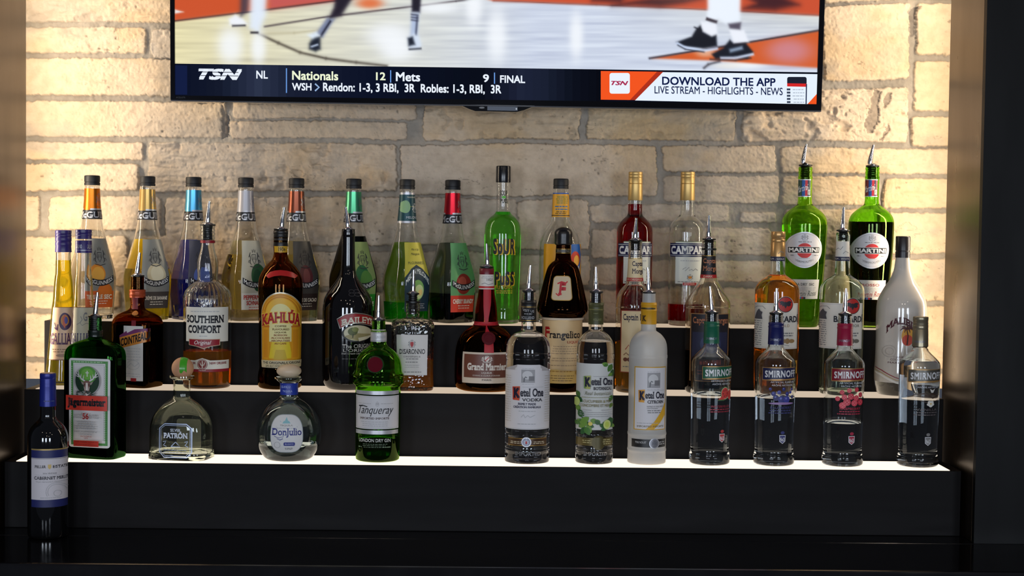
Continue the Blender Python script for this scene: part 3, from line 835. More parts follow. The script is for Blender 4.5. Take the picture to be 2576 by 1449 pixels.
def screen():
    X, Y, im = picture()
    ny, nx = X.shape
    # squeeze the grid to the screen's outline
    m, n, l, b = nodemat('screen_picture'); n.remove(b)
    a = n.new('ShaderNodeVertexColor'); a.layer_name = 'picture'
    e = n.new('ShaderNodeEmission'); l.new(a.outputs[0], e.inputs['Color']); e.inputs['Strength'].default_value = 1.0
    gl = n.new('ShaderNodeBsdfGlossy'); gl.inputs['Roughness'].default_value = .15; gl.inputs['Color'].default_value = (.02, .02, .02, 1)
    ad = n.new('ShaderNodeAddShader'); l.new(e.outputs[0], ad.inputs[0]); l.new(gl.outputs[0], ad.inputs[1]); l.new(ad.outputs[0], n['Material Output'].inputs['Surface'])
    V = []; C = []
    xs = np.linspace(0, 1, nx); yt = Y[:, 0]
    def scr(u, py):
        # left and right edges of the screen at this height
        t = (py - sTL[1]) / (sBL[1] - sTL[1]); xl = sTL[0] + (sBL[0] - sTL[0]) * t; xr = sTR[0] + (sBR[0] - sTR[0]) * t
        return xl + (xr - xl) * u
    rows = [(-660, None), (-400, None), (-200, None), (-60, None)] + [(y, j) for j, y in enumerate(yt)]
    up = {-660: (90, 60, 60), -400: (150, 110, 90), -200: (120, 90, 90), -60: (190, 100, 70)}
    for y, j in rows:
        for i in range(nx):
            px = scr(xs[i], y); py = y + (px - 440) * .0136
            V.append(tvp(px, py, YT + .006))
            if j is None: c = up[y]
            else:
                # sample the painted picture at this place
                qa = min(max((py - yt[0]) / (yt[1] - yt[0]), 0), ny - 1.001); ka = min(max((px - X[0, 0]) / (X[0, 1] - X[0, 0]), 0), nx - 1.001)
                q, k = int(qa), int(ka); fy, fx = qa - q, ka - k
                c = (im[q, k] * (1 - fx) + im[q, k + 1] * fx) * (1 - fy) + (im[q + 1, k] * (1 - fx) + im[q + 1, k + 1] * fx) * fy
            C.append((lin(c[0]), lin(c[1]), lin(c[2]), 1))
    keep = len(rows)
    f = [(r * nx + i, (r + 1) * nx + i, (r + 1) * nx + i + 1, r * nx + i + 1) for r in range(keep - 1) for i in range(nx - 1) if rows[r + 1][0] <= 168]
    mb = MB(); mb.add(V, f, m)
    o = mb.build('screen', tv, smooth=False)
    at_ = o.data.color_attributes.new('picture', 'FLOAT_COLOR', 'POINT'); at_.data.foreach_set('color', np.array(C, np.float32).ravel())
    # score bar along the foot of the picture
    S = FlatSheet(YT + .006, tl, base=-.0001, dk=.00018)
    sl = .0136
    def q(x, y): return (x, y)
    wt = EMIT((236, 244, 255), 1.0); nv = EMIT((10, 14, 28), 1.0)
    S.poly([(439, 160), (2058, 182), (2055, 263), (440, 241)], nv)
    ks = [(440, (12, 18, 38)), (540, (20, 26, 44)), (640, (44, 52, 74)), (720, (26, 32, 52)), (900, (14, 20, 40)), (1200, (10, 14, 26)), (1300, (30, 36, 56)), (1360, (26, 32, 50)), (1440, (12, 16, 28)), (1520, (8, 10, 18))]
    for i in range(54):      # the broadcast bar fades between navy and near black
        x0 = 440 + i * 20; y0 = 160 + (x0 - 440) * sl; j = max(k for k in range(len(ks) - 1) if ks[k][0] <= x0); t = (x0 - ks[j][0]) / (ks[j + 1][0] - ks[j][0])
        S.poly([(x0, y0), (x0 + 20, y0 + .3), (x0 + 20, y0 + 80.5), (x0, y0 + 80.2)], EMIT([int(u + (v - u) * t) for u, v in zip(ks[j][1], ks[j + 1][1])], 1.0)); S.k -= 1
    S.k += 2
    S.poly([(440, 164), (471, 165), (471, 238), (440, 238)], EMIT((20, 30, 66), 1.0))
    def T(s, x0, y0, x1, y1, m_, **k): S.text(s, x0, y0, x1, y1, m_, slope=sl, **k)
    T('TSN', 499, 173, 609, 201, wt, bold=.05, shear=.35, space=1.05)
    for y in (181, 190): S.line(505, y, 600, y + 1.3, 1.6, nv)
    T('NL', 645, 178, 674, 198, wt, bold=.022)
    T('Nationals', 735, 179, 851, 202, EMIT((238, 246, 214), 1), bold=.022); T('12', 946, 182, 970, 202, EMIT((238, 246, 214), 1), bold=.022)
    T('Mets', 996, 182, 1057, 205, wt, bold=.022); T('9', 1215, 187, 1230, 207, wt, bold=.022); T('FINAL', 1258, 190, 1321, 209, wt, bold=.024)
    for x, a_, b_ in ((721, 172, 234), (983, 177, 208), (1244, 183, 211)): S.line(x, a_, x, b_, 2.6, EMIT((110, 160, 230), 1))
    T('WSH', 735, 209, 784, 228, wt, bold=.022); S.stroke([(793, 211), (803, 220), (793, 229)], 4, EMIT((150, 180, 220), 1))
    T('Rendon: 1-3, 3 RBI,  3R  Robles: 1-3, RBI,  3R', 813, 211, 1261, 236, wt, bold=.022)
    og = EMIT((244, 86, 34), 1)
    S.poly([(1511, 179), (1668, 181), (1598, 252), (1511, 251)], og); S.poly([(1652, 181), (1668, 181), (1600, 252), (1584, 252)], EMIT((176, 50, 30), 1))
    S.poly([(1667, 182), (2058, 187), (2055, 263), (1597, 253)], EMIT((232, 243, 255), 1))
    S.rrect(1533, 184, 1584, 236, 6, wt); T('TSN', 1537, 204, 1580, 215, EMIT((170, 40, 80), 1), bold=.03, shear=.35)
    nvt = EMIT((18, 30, 74), 1)
    T('DOWNLOAD THE APP', 1665, 195, 1950, 216, nvt, bold=.022); T('LIVE STREAM - HIGHLIGHTS - NEWS', 1646, 219, 1968, 238, nvt, bold=.008)
    S.poly([(2030, 262.5), (2056, 234), (2055, 263)], og)
    S.rrect(1979, 194, 2028, 216, 5, EMIT((30, 34, 50), 1)); S.poly([(1979, 210), (2028, 211), (2028, 219), (1979, 218)], EMIT((214, 40, 40), 1)); S.poly([(2026, 212), (2029, 212), (2028, 262), (2025, 262)], EMIT((40, 50, 80), 1))
    for k in range(5): S.rect(1978, 223 + 8 * k, 1987, 228 + 8 * k, EMIT((60, 70, 90), 1)); S.fine(1992, 2022, [225 + 8 * k], 2, EMIT((170, 180, 196), 1))
    S.build('score_bar', o)
screen()

# ------------------------------------------------------------------ top step: eight flared liqueur bottles
def mcg(cx, ytop, label, neck, body_top, fruit, block, txt, liq=None, level=None, inner=None, rot=37, special=None, txtcol=None, dY=0.0, haze=0.0):
    dy = ytop - 443
    pr = [(468, 18), (472, 18.6), (476, 18.6), (553, 24.3), (566, 26), (585, 30), (610, 37.5), (640, 46), (668, 54.5), (692, 60), (705, 60.8), (722, 60), (773, 56), (800, 54.3), (803, 53.5), (806, 51)]
    pr = [(y + dy, h) for y, h in pr]
    b = Bottle('liqueur_bottle', label, 'bottle', cx, R3 + dY, Z3, pr, n=[(560 + dy, 2), (600 + dy, 2.4), (660 + dy, 4.2), (806 + dy, 4.6)], rot=rot, yref=470 + dy, group='flared liqueur bottles on the top step')
    b.glass(CLEAR, level + 0 if level else None, seg=72)
    if liq: b.liquid(liq, level, haze=haze)
    b.turn('cap', [(BLACKCAP, [(443 + dy, 14), (443.8 + dy, 18), (446 + dy, 19.4), (459 + dy, 19.4), (460 + dy, 18.4), (461.5 + dy, 18.4), (462 + dy, 19.5), (468 + dy, 19.5)])])
    D = lambda y: y + dy
    # neck sleeve
    s = b.sheet(D(515))
    R_ = s.ar / s.mf
    def arc(u): return s.cxs + u
    w_ = 3.05 * R_
    def strip(y0, y1, m, a=-w_, e=w_):
        n = 40; v = []; f = []
        for i in range(n + 1):
            u = a + (e - a) * i / n; v += [(u, D(y0)), (u, D((y0 + y1) / 2)), (u, D(y1))]
            if i: k = 3 * i; f += [(k - 3, k, k + 1, k - 2), (k - 2, k + 1, k + 2, k - 1)]
        q = s.sx; s.sx = None; s.put(v, f, m); s.sx = q
    if special != 'melon':
        strip(476, 530, neck); strip(526, 531, SILVER); strip(530, 553, P((20, 20, 26), .4))
        strip(476, 530, P((150, 120, 60), .4, .3) if special == 'foil' else neck, -1.55 * R_, -.62 * R_)
        s.text('McGUINNESS', -45, D(534), 72, D(550), P((205, 205, 210), .4, .4), arc=True, serif=True, bold=.008)
        s.crest(s.cxs + 9, D(503), 17, 34, P((150, 152, 160), .3, .6))
    else:
        strip(476, 553, P((26, 70, 78), .4, .3)); strip(478, 512, P((150, 150, 70), .4, .3)); strip(476, 482, SILVER); strip(548, 553, SILVER)
        s.disc(s.cxs - 14, D(512), 10, P((140, 180, 130), .5), 16); s.text('MELONS', -14, D(536), 15, D(542), P((200, 205, 210)), arc=True); s.crest(s.cxs + 8, D(514), 15, 24, PAPER)
        s.text('McGUINNESS', -12, D(486), 14, D(490), P((220, 220, 200)), arc=True)
    s.build('neck_sleeve')
    # front label on the facet that faces right, back label on the facet behind
    for back in (False, True):
        s = b.sheet(D(705), back=back)
        h = s.ar / s.mf
        q = s.cxs + h * 0; X0 = s.X
        s.X = lambda px: px                       # face coordinates from here on
        tp, bt = D(602), D(776)
        K = .74 * h
        body = [(-K, tp), (K, tp), (K, bt), (-K, bt)]
        if back:
            s.put(body, [(0, 1, 2, 3)], TRANSLUCENT(inner or (214, 206, 186))); s.build('back_label'); continue
        s.put(body, [(0, 1, 2, 3)], body_top)
        if special == 'melon':
            s.poly([(-K, D(690)), (-K * .5, D(668)), (0, D(658)), (K * .5, D(668)), (K, D(690)), (K, bt), (-K, bt)], P((24, 50, 64), .5))
            s.text('Mix it Up', -.4 * K, D(617), .4 * K, D(624), INK, shear=.3); s.text('Melangez-le', -.45 * K, D(628), .45 * K, D(636), INK, shear=.3)
            s.text('McGUINNESS', -.75 * K, D(650), .75 * K, D(657), P((70, 80, 50)))
            s.text('MELON MELONS', -.92 * K, D(667), .92 * K, D(681), P((225, 230, 225)), bold=.02, arch=30)
            s.disc(0, D(722), K * .5, P((120, 170, 90), .5), 26); s.disc(4, D(726), K * .36, P((196, 214, 150), .5), 18)
            s.disc(8, D(728), K * .16, P((226, 200, 120), .5), 8); s.fine(-.7 * K, .7 * K, [D(756), D(761), D(766)], 2, LGREY)
        else:
            s.poly([(-K, D(734)), (K, D(734)), (K, bt), (-K, bt)], block)
            for (fx, fy, rx, ry, m) in fruit: s.disc(fx * K, D(fy), rx, m, ry)
            s.crest(.05 * K, D(646), 42, 48, P((74, 74, 74), .4, .3) if special != 'dark' else P((40, 34, 34), .4))
            # curved banner with the maker's name
            top = [(u * K, D(706) - 14 * u * u) for u in (-.92, -.7, -.45, -.2, 0, .2, .45, .7, .92)]
            s.poly(top + [(x * 1.0, y + 15.5) for x, y in reversed(top)], INK)
            s.text('McGUINNESS', -.84 * K, D(708.5), .84 * K, D(719), PAPER, arch=-11.5, bold=.012)
            tc = txtcol or P((236, 226, 206), .5)
            y = D(743) if len(txt) == 1 else D(739)
            for t in txt:
                s.text(t, -.86 * K if len(t) > 8 else -.66 * K, y, .86 * K if len(t) > 8 else .66 * K, y + 11.5, tc, bold=.03); y += 14
            s.fine(-.5 * K, .55 * K, [y + 2, y + 8], 1.6, tc)
        s.build('front_label')
    return b
SLV = P((158, 158, 150), .38, .45)
mcg(232, 441, 'clear flared liqueur bottle with orange slice label and orange neck foil', FOIL((222, 128, 38)), SLV,
    [(-.2, 690, 22, 24, P((226, 140, 40))), (-.15, 692, 17, 19, P((240, 176, 70))), (.35, 735, 20, 20, P((214, 112, 30)))], P((206, 92, 28)), ['TRIPLE SEC'])
mcg(371, 443, 'flared liqueur bottle of bright yellow liqueur with banana label, gold neck foil', FOIL((214, 176, 104)), SLV,
    [(.05, 690, 26, 27, P((216, 200, 160))), (.1, 688, 18, 20, P((232, 222, 188)))], P((66, 58, 52)), ['CRÈME DE BANANE'], (.995, .90, .10), 676, (226, 190, 30), special='foil', dY=-.0078, haze=.18)
mcg(487, 445, 'flared liqueur bottle half full of deep blue liqueur with light blue neck foil', FOIL((96, 182, 226)), P((96, 96, 110), .4, .4),
    [(.0, 692, 24, 24, P((90, 110, 180)))], P((40, 50, 110)), ['BLUE CURAÇAO'], (.05, .06, .74), 701, (92, 98, 212), dY=.0105, haze=.1)
mcg(618.5, 446.5, 'flared liqueur bottle with green mint leaf label and pale grey neck sleeve', P((186, 184, 188), .4, .3), P((196, 190, 170), .45, .2),
    [(.3, 690, 22, 30, P((44, 92, 54))), (.2, 702, 14, 28, P((30, 72, 44)))], P((212, 206, 192)), ['PEPPERMINT', 'SCHNAPPS'], (.97, .93, .72), 640, (232, 222, 170), txtcol=P((176, 60, 56)))
mcg(746, 448, 'flared liqueur bottle with dark cocoa label and copper neck foil', FOIL((150, 84, 62)), P((84, 80, 74), .4, .4),
    [(0, 690, 20, 28, P((88, 30, 34))), (.05, 690, 10, 20, P((120, 60, 56)))], P((48, 34, 30)), ['CRÈME DE CACAO'], (.97, .93, .70), 640, (232, 222, 170), special='dark')
mcg(890, 449.5, 'flared liqueur bottle of dark green liqueur with mint label and green neck foil', FOIL((96, 190, 140)), P((160, 180, 110), .4, .3),
    [(-.1, 690, 22, 30, P((40, 110, 60))), (.2, 700, 18, 26, P((90, 140, 60)))], P((40, 140, 40)), ['CRÈME', 'DE MENTHE'], (.02, .09, .05), 594, (30, 70, 44))
mcg(1024.5, 451, 'flared liqueur bottle with round melon label above a low level of bright green liqueur', None, P((196, 186, 70), .4, .2), [], P((24, 50, 64)), [],
    (.15, .85, .08), 758, (160, 206, 60), special='melon', dY=-.0078, haze=.12)
mcg(1139, 452.5, 'flared liqueur bottle with cherry label and red neck foil, dark red liqueur below', FOIL((214, 40, 56)), P((110, 170, 110), .4, .3),
    [(0, 705, 23, 26, P((140, 40, 30))), (-.1, 700, 12, 14, P((180, 80, 60)))], P((206, 60, 40)), ['CHERRY BRANDY'], (.10, .015, .03), 736, (120, 130, 110), dY=.0105)

# ------------------------------------------------------------------ top step: the other bottles
b = Bottle('liqueur_bottle', 'tall bright green apple liqueur bottle with round shoulders and tall black cap', 'bottle', 1266, R3, Z3,
           [(458, 17), (530, 17.4), (538, 21), (548, 33), (560, 41.5), (575, 45), (597, 46), (703, 44), (768, 42.5), (776, 42.2), (781, 43.5), (800, 44), (809, 43), (813, 40)], yref=470)
b.glass(CLEAR, 533, floor=.012); b.liquid((.50, .90, .28), 533.5, haze=.12)
b.turn('cap', [(P((15, 15, 20), .2), [(417, 15), (418, 17.8), (420, 18.5), (457, 18.8), (459, 18.4)])])
s = b.sheet(500); lime = P((96, 190, 60)); s.text('SOUR', 1257.5, 479, 1276.5, 492, P((30, 40, 24)), bold=.02); s.text('PUSS', 1259, 500, 1276.5, 511, P((30, 40, 24)), bold=.02)
s.rect(1263, 493, 1272, 499, lime); s.build('neck_print')
yel = P((222, 180, 30))
for part, t, x0, y0, x1, y1 in (('upper_print', 'SoUR', 1241, 600, 1294, 640), ('lower_print', 'PuSS', 1245, 683, 1294, 718)):
    s = b.sheet(650)
    for d, m in ((.06, yel), (.036, INK)):
        s.text(t, x0 + (1.8 if m is yel else 0), y0 + (1.2 if m is yel else 0), x1 + (2.4 if m is yel else 0), y1 + (1.6 if m is yel else 0), m, bold=d, space=1.15)
    s.build(part)
s = b.sheet(650); s.text('APPLE / POMME', 1240, 719, 1291, 728, yel, bold=.01); s.fine(1246, 1292, [731, 736], 2, yel); s.build('flavour_print')

b = Bottle('rum_bottle', 'clear bottle with yellow and blue beach ball label, behind the round-capped brown hazelnut liqueur', 'bottle', 1411, R3, Z3,
           [(475, 17.5), (486, 19.5), (546, 22), (556, 24), (570, 33), (585, 42), (600, 48), (614, 51.5), (640, 52.5), (800, 52), (810, 51), (815, 48)], yref=480)
b.glass(CLEAR)
b.screwcap(449.5, 475, 19.2, BLACKCAP)
s = b.sheet(515); yl = P((226, 160, 26), .45)
s.rect(1390.5, 485, 1433, 546, yl); s.rect(1390.5, 485, 1433, 488, P((40, 90, 170))); s.fine(1398, 1430, [494, 499, 504, 509], 3, P((150, 140, 60))); s.fine(1396, 1430, [518, 525], 3, P((70, 110, 150))); s.fine(1398, 1428, [532, 536], 1.6, INK)
s.rect(1390.5, 541, 1433, 543, INK); s.build('neck_label')
s = b.sheet(700); s.rect(1368, 614, 1463, 790, yl); s.poly([(1436, 614), (1459, 614), (1462, 640), (1456, 700), (1436, 690)], P((30, 100, 180)))
s.disc(1447, 652, 12, P((206, 60, 40)), 20); s.disc(1450, 656, 7, P((236, 170, 60)), 14); s.poly([(1432, 690), (1456, 668), (1461, 700), (1440, 720)], P((236, 232, 220))); s.build('front_label')

def campari(cx, label, full):
    b = Bottle('aperitif_bottle', label, 'bottle', cx, R3, Z3,
               [(462, 17), (504, 17.6), (532, 18), (541, 19.5), (551, 29), (562, 39), (572, 43.5), (585, 45.2), (742, 45), (800, 44.6), (810, 44), (816, 41)], yref=470, group='gold-capped aperitif bottles')
    if full: b.glass(CLEAR, 512); b.liquid((.52, .015, .03), 512.5)
    else: b.glass(CLEAR, 764); b.liquid((.55, .02, .035), 764.5, floor=.011)
    gold = P((214, 178, 112), .42, .7)
    b.turn('cap', [(gold, [(432, 14), (432.5, 17), (434, 17.8), (439, 17.8), (440, 17.2), (441, 17.8), (446, 17.8), (447, 17.2), (448, 17.8), (461, 17.9), (462, 17), (463, 17.9), (503, 18.6), (504, 18)])])
    s = b.sheet(660); wh = P((214, 216, 206), .5); nv = P((20, 24, 70), .4)
    x = cx
    s.rect(x - 29, 607, x + 39, 714, wh); s.rect(x - 29, 607, x + 39, 609, (120, 130, 100))
    s.rect(x - 40.5, 612, x + 43, 646, nv); s.rect(x - 40.5, 615, x + 43, 616.2, wh); s.rect(x - 40.5, 642, x + 43, 643.2, wh)
    s.text('CAMPARI', x - 38, 619, x + 41.5, 639.5, P((232, 232, 228)), serif=True, bold=.03)
    s.stroke([(x - 12, 678), (x - 4, 672), (x - 6, 682), (x + 4, 672), (x + 4, 681), (x + 10, 677), (x + 14, 681), (x + 20, 676), (x + 26, 680)], 1.3, GREY); s.fine(x - 20, x + 32, [655], 2, LGREY)
    s.crest(x + 6, 697, 16, 16, P((70, 70, 70))); s.rect(x + 2, 695, x + 10, 701, P((206, 130, 40))); s.fine(x - 26, x + 36, [708], 1.8, GREY); s.rect(x - 11, 711, x + 22, 718, P((170, 40, 40))); s.text('BITTER', x - 7, 712.4, x + 18, 716.6, P((220, 190, 170)))
    s.build('front_label')
campari(1598.5, 'full bottle of dark red aperitif with gold cap and navy banded label', True)
campari(1730, 'nearly empty gold-capped aperitif bottle with red dregs and navy banded label', False)

def martini(cx, dx, label, liq, level, seal, tip, yc, word, cw, rosso):
    b = Bottle('vermouth_bottle', label, 'bottle', cx, R3, Z3,
               [(420, 16.5), (423, 17.6), (430, 16.8), (434, 17.8), (440, 16.8), (446, 18.2), (450, 18.2), (452, 17.6), (500, 17.4), (513, 19), (522, 28.5), (530, 39), (538, 47.5), (549, 54), (560, 56.3), (572, 56.6), (600, 56), (648, 53.5), (700, 50), (745, 46), (805, 41), (813, 39), (818, 36)], yref=620, group='green vermouth bottles with round labels')
    b.glass(GLASS((.70, .92, .34)) if not rosso else GLASS((.60, .87, .30)), level); b.liquid(liq, level + .5)
    b.pourer(yc, 17, tip, 450, 12.5, bx=cx - 3)
    s = b.sheet(473)
    x = cx
    s.rect(x - 17.2, 451, x + 17.2, 495, P((20, 70, 54) if not rosso else (120, 20, 32), .4)); s.rect(x - 4, 452, x + 3, 494, P((44, 100, 170))); s.rect(x + 3, 452, x + 9, 494, P((176, 24, 36))); s.rect(x + 9, 452, x + 13, 494, (24, 30, 60))
    s.rect(x - 17.2, 451, x + 17.2, 453, SILVER); s.rect(x - 17.2, 493, x + 17.2, 495, SILVER); s.text('Martini', x - 15, 466, x + 10, 482, PAPER, shear=.4, slope=-.3); s.text('Rossi', x + 9, 470, x + 15.5, 490, PAPER, shear=.3)
    s.build('neck_label')
    s = b.sheet(630); xd = x + dx; yd = 628.5 + (2 if rosso else 0)
    s.disc(xd, yd, 45.5, SILVER, seg=48); s.disc(xd, yd, 44, P((206, 204, 208), .45, .1), seg=48); s.ring(xd, yd, 42, 1, LGREY)
    s.disc(xd, yd + 2, 19, P((200, 34, 30)), seg=36); s.rect(xd - 38, yd - 8, xd + 38, yd + 8.5, INK); s.frame(xd - 38, yd - 8, xd + 38, yd + 8.5, 1, PAPER)
    s.text('MARTINI', xd - 35, yd - 5, xd + 35, yd + 5.5, PAPER, bold=.035); s.crest(xd, yd - 32, 18, 16, GREY); s.fine(xd - 16, xd + 18, [yd - 21], 1.8, GREY)
    s.text('VERMOUTH', xd - 22, yd + 28, xd + 22, yd + 33, GREY, arch=-6, serif=True); s.fine(xd - 15, xd + 15, [yd + 20], 1.8, LGREY); s.fine(xd - 32, xd - 24, [yd + 13], 1.8, GREY); s.fine(xd + 22, xd + 34, [yd + 13], 1.8, GREY)
    s.build('round_label')
    s = b.sheet(727); y = 703 + (2 if rosso else 0)
    s.rect(x - 37, y, x + 38, y + 49, P((206, 204, 200), .5)); s.text(word, x - (20 if rosso else 30), y + 9, x + (21 if rosso else 25), y + 15.5, cw, serif=True, bold=.01); s.fine(x - 30, x + 32, [y + 20, y + 23.5, y + 27], 1.4, LGREY)
    s.text('Martini Rossi', x - 24, y + 29, x + 33, y + 42, cw if rosso else P((80, 90, 80)), shear=.4, slope=-.05)
    for i, c in enumerate(((30, 40, 90), (90, 130, 190), (170, 30, 40), (20, 24, 50))): s.rect(x - 16 + 5 * i, y + 44, x - 11 + 5 * i, y + 49, P(c))
    s.build('lower_label')
martini(2022.5, 2, 'green vermouth bottle with steel pourer, filled with pale clear vermouth', (.62, .86, .28), 565, 0, (2028.5, 362.5), 415, 'EXTRA DRY  SEC', P((70, 70, 70)), False)
martini(2190.5, 3.5, 'green vermouth bottle with steel pourer, filled with dark red-brown vermouth', (.05, .022, .016), 558, 0, (2197.5, 364.5), 417, 'ROSSO', P((160, 60, 56)), True)

# ------------------------------------------------------------------ middle step
def galliano(cx, label, c0, c1, top, full, lab, word, ink):
    q = 1.0 if full else .86
    b = Bottle('liqueur_bottle', label, 'bottle', cx, 3.208 if full else 3.1545, Z2,
               [(c1 - 2, 18.5), (690, 19.6), (693, 20.6), (757, 26 * q ** .4), (773, 28.2 * q ** .4), (840, 34 * q), (906, 40.5 * q), (940, 43.8 * q), (955, 44.8 * q), (963, 44.5 * q), (967, 42 * q)], n=[(690, 2), (700, 2.0), (967, 2)], yref=620, group='slim conical liqueur bottles')
    g = GLASS((.985, .985, .97))
    if full: b.glass(g, 654, seg=16); b.liquid((.99, .88, .12), 654.5, seg=16, wall=.0032, haze=.2)
    else: b.glass(g, seg=16)
    pur = P((44, 32, 104), .35)
    if full: b.turn('cap', [(pur, [(578.5, 17), (580, 19.8), (587, 20), (588, 19), (590, 20), (594, 20), (595, 19), (597, 20), (606, 20), (608, 19), (611, 20), (617, 20), (619, 19.2), (634, 20.3)])])
    else:
        b.turn('cap', [(pur, [(577, 17), (578, 19.8), (585, 20), (586, 19), (588, 20), (592, 20), (593, 19), (601, 20)])])
        b.turn('cap_skirt', [(pur, [(605, 19.8), (606, 20.2), (636, 20.8)])])
        s = b.sheet(620, grow=.0021); s.text('GALLIANO', cx - 19, 615, cx - 5, 625, SILVER); s.text('GALLIANO', cx + 7, 615, cx + 19, 626, SILVER); s.rect(cx - 19.5, 629, cx + 19.5, 630, SILVER); s.build('cap_lettering')
    s = b.sheet(840)
    pa = P(lab, .55)
    L = lambda y: s.b.hw(s.b.zy(y)) * .97
    s.poly([(cx - L(840), 773), (cx + L(840), 773), (cx + L(840), 906), (cx - L(840), 906)], pa)
    s.rect(cx - L(840), 773, cx + L(840), 774.4, P((110, 60, 40))); s.rect(cx - L(840), 904, cx + L(840), 906, P((110, 60, 40)))
    if full:
        s.disc(cx + 3, 809, 15, P((70, 44, 80)), 22); s.disc(cx + 3, 806, 10, P((190, 130, 50)), 14); s.poly([(cx - 3, 800), (cx + 4, 790), (cx + 8, 806), (cx + 3, 826), (cx - 2, 818)], P((190, 84, 50))); s.disc(cx + 6, 806, 4, P((70, 70, 140)), 9)
        s.stroke([(cx - 25, 812), (cx - 20, 822), (cx - 14, 832)], 2, ink); s.stroke([(cx - 23, 824), (cx - 17, 830)], 3, ink); s.stroke([(cx - 14, 816), (cx - 15, 830)], 3, ink)
    else:
        s.text('G', cx - 1, 786, cx + 9, 808, GREY, serif=True, bold=.01); s.stroke([(cx - 8, 796), (cx - 4, 804), (cx - 9, 812)], 1.5, GREY); s.stroke([(cx - 18, 817), (cx - 10, 812), (cx - 4, 819), (cx + 6, 813), (cx + 14, 817)], 1.2, GREY)
    s.text('GALLIANO', cx - 33, 838, cx + 33, 867, ink, serif=True, bold=.015)
    s.fine(cx - 28, cx + 26, [878, 884], 1.8, P((120, 84, 60))); s.disc(cx, 894, 16, P((170, 136, 110)), 4)
    if not full: s.text('VANILLA', cx - 14, 872, cx + 14, 880, ink, serif=True)
    s.build('front_label')
    return b
_ls = Bottle.liquid
galliano(159.5, 'slim conical bottle of bright yellow herbal liqueur with violet cap', 578, 636, 0, True, (226, 190, 156), '', P((92, 52, 92)))
galliano(210.5, 'slim conical pale vanilla liqueur bottle with violet cap, beside the bright yellow one', 577, 636, 0, False, (186, 178, 152), '', P((70, 62, 92)))

b = Bottle('liqueur_bottle', 'square-shouldered amber orange liqueur bottle with red ribbon, slanted orange banner and pourer', 'bottle', 346, R2, Z2,
           [(694, 16), (728, 16.5), (748, 19.5), (762, 17.5), (774, 18.5), (780, 25), (786, 38), (793, 50), (802, 58), (815, 61.5), (840, 61.5), (955, 61.5), (968, 60.5), (973, 58)],
           n=[(774, 2), (790, 2.6), (815, 5), (973, 5)], ratio=.82, rot=-20, yref=730)
amb = GLASS((.54, .27, .09)); b.glass(amb, 816, seg=72); b.liquid((.05, .035, .04), 816.5)
b.pourer(693, 17, (351.5, 635.5), 727, 13, bx=345)
b.capsule(728, 748, 19.3, 19.8, P((176, 74, 40), .35, .3), 'neck_ring', rings=(731, 740))
s = b.sheet(765); s.rect(338, 749, 352, 778, P((110, 24, 34))); s.build('neck_ribbon')
s = b.sheet(880); rib = P((116, 22, 36))
u = lambda x: x
s.poly([(331, 806), (343, 806), (343, 826), (331, 826)], rib)
s.rect(310, 820, 361, 958, P((206, 202, 198), .5)); s.fine(316, 356, [876, 883, 890, 897, 904], 1.6, LGREY); s.stroke([(318, 926), (330, 914), (340, 922), (352, 912)], 1.4, LGREY); s.ring(336, 918, 17, 1, LGREY, 12); s.fine(314, 356, [940, 946], 1.6, LGREY)
s.poly([(299, 845), (318, 833), (320, 838), (340, 828), (375, 825), (375, 832), (299, 852)], P((110, 46, 96))); s.poly([(299, 850), (374, 829), (374, 858), (303, 877)], P((206, 132, 54), .4))
s.text('COINTREAU', 302.5, 843, 372, 863, INK, bold=.03, slope=-.27); s.poly([(330, 951), (345, 951), (345, 959), (330, 959)], P((150, 20, 30))); s.build('front_label')
s = b.sheet(795); s.disc(338, 788, 10, P((196, 120, 50), .4), 5.5); s.build('shoulder_seal')

b = Bottle('liqueur_bottle', 'clear fluted bottle with cream label, a third full of orange whiskey liqueur, steel pourer', 'bottle', 522.5, R2, Z2,
           [(566, 17.5), (571, 18.5), (574, 17), (580, 18.5), (583, 17), (589, 18.5), (592, 17), (600, 18), (604, 16.6), (615, 16.3), (630, 18.5), (645, 22.5), (660, 25.5), (680, 26), (696, 25), (704, 26), (713, 37), (723, 48), (735, 56), (748, 59), (770, 59.5), (930, 59), (955, 58.5), (968, 58), (975, 54)], yref=640)
b.flute = (704, 768, 30, .012); b.glass(CLEAR, 881, seg=240); b.liquid((.97, .52, .07), 881.5, haze=.2)
b.pourer(565, 19.5, (527, 506), 603, 12.5, bx=523); b.turn('neck_band', [(P((140, 16, 34), .4), [(604.5, 16.5), (605, 18.3), (611, 18.3), (611.5, 16.5)])])
s = b.sheet(820); cr = P((222, 218, 206), .5); dk = P((24, 26, 34), .5)
s.rect(465, 773, 567, 860, cr); s.text('SOUTHERN', 468, 794, 559, 813.5, dk, serif=True, bold=.03, arch=-1.5); s.text('COMFORT', 472, 818.5, 553, 838.5, dk, serif=True, bold=.03)
s.fine(474, 556, [783], 2, LGREY); s.fine(500, 524, [845], 2, LGREY)
wn = P((140, 20, 36), .45); s.poly([(474, 853), (551, 853), (551, 869), (530, 872), (512, 878), (494, 872), (474, 869)], P((196, 170, 140))); s.poly([(475.5, 854.5), (549.5, 854.5), (549.5, 868), (530, 870.5), (512, 876), (494, 870.5), (475.5, 868)], wn)
s.text('Original', 489, 857, 531, 870, PAPER, shear=.35); s.build('front_label')
s = b.sheet(920); s.poly([(463.5, 907), (490, 907), (509, 901), (528, 907), (568, 907), (568, 935), (463.5, 935)], cr); s.rect(463.5, 929, 568, 936, wn)
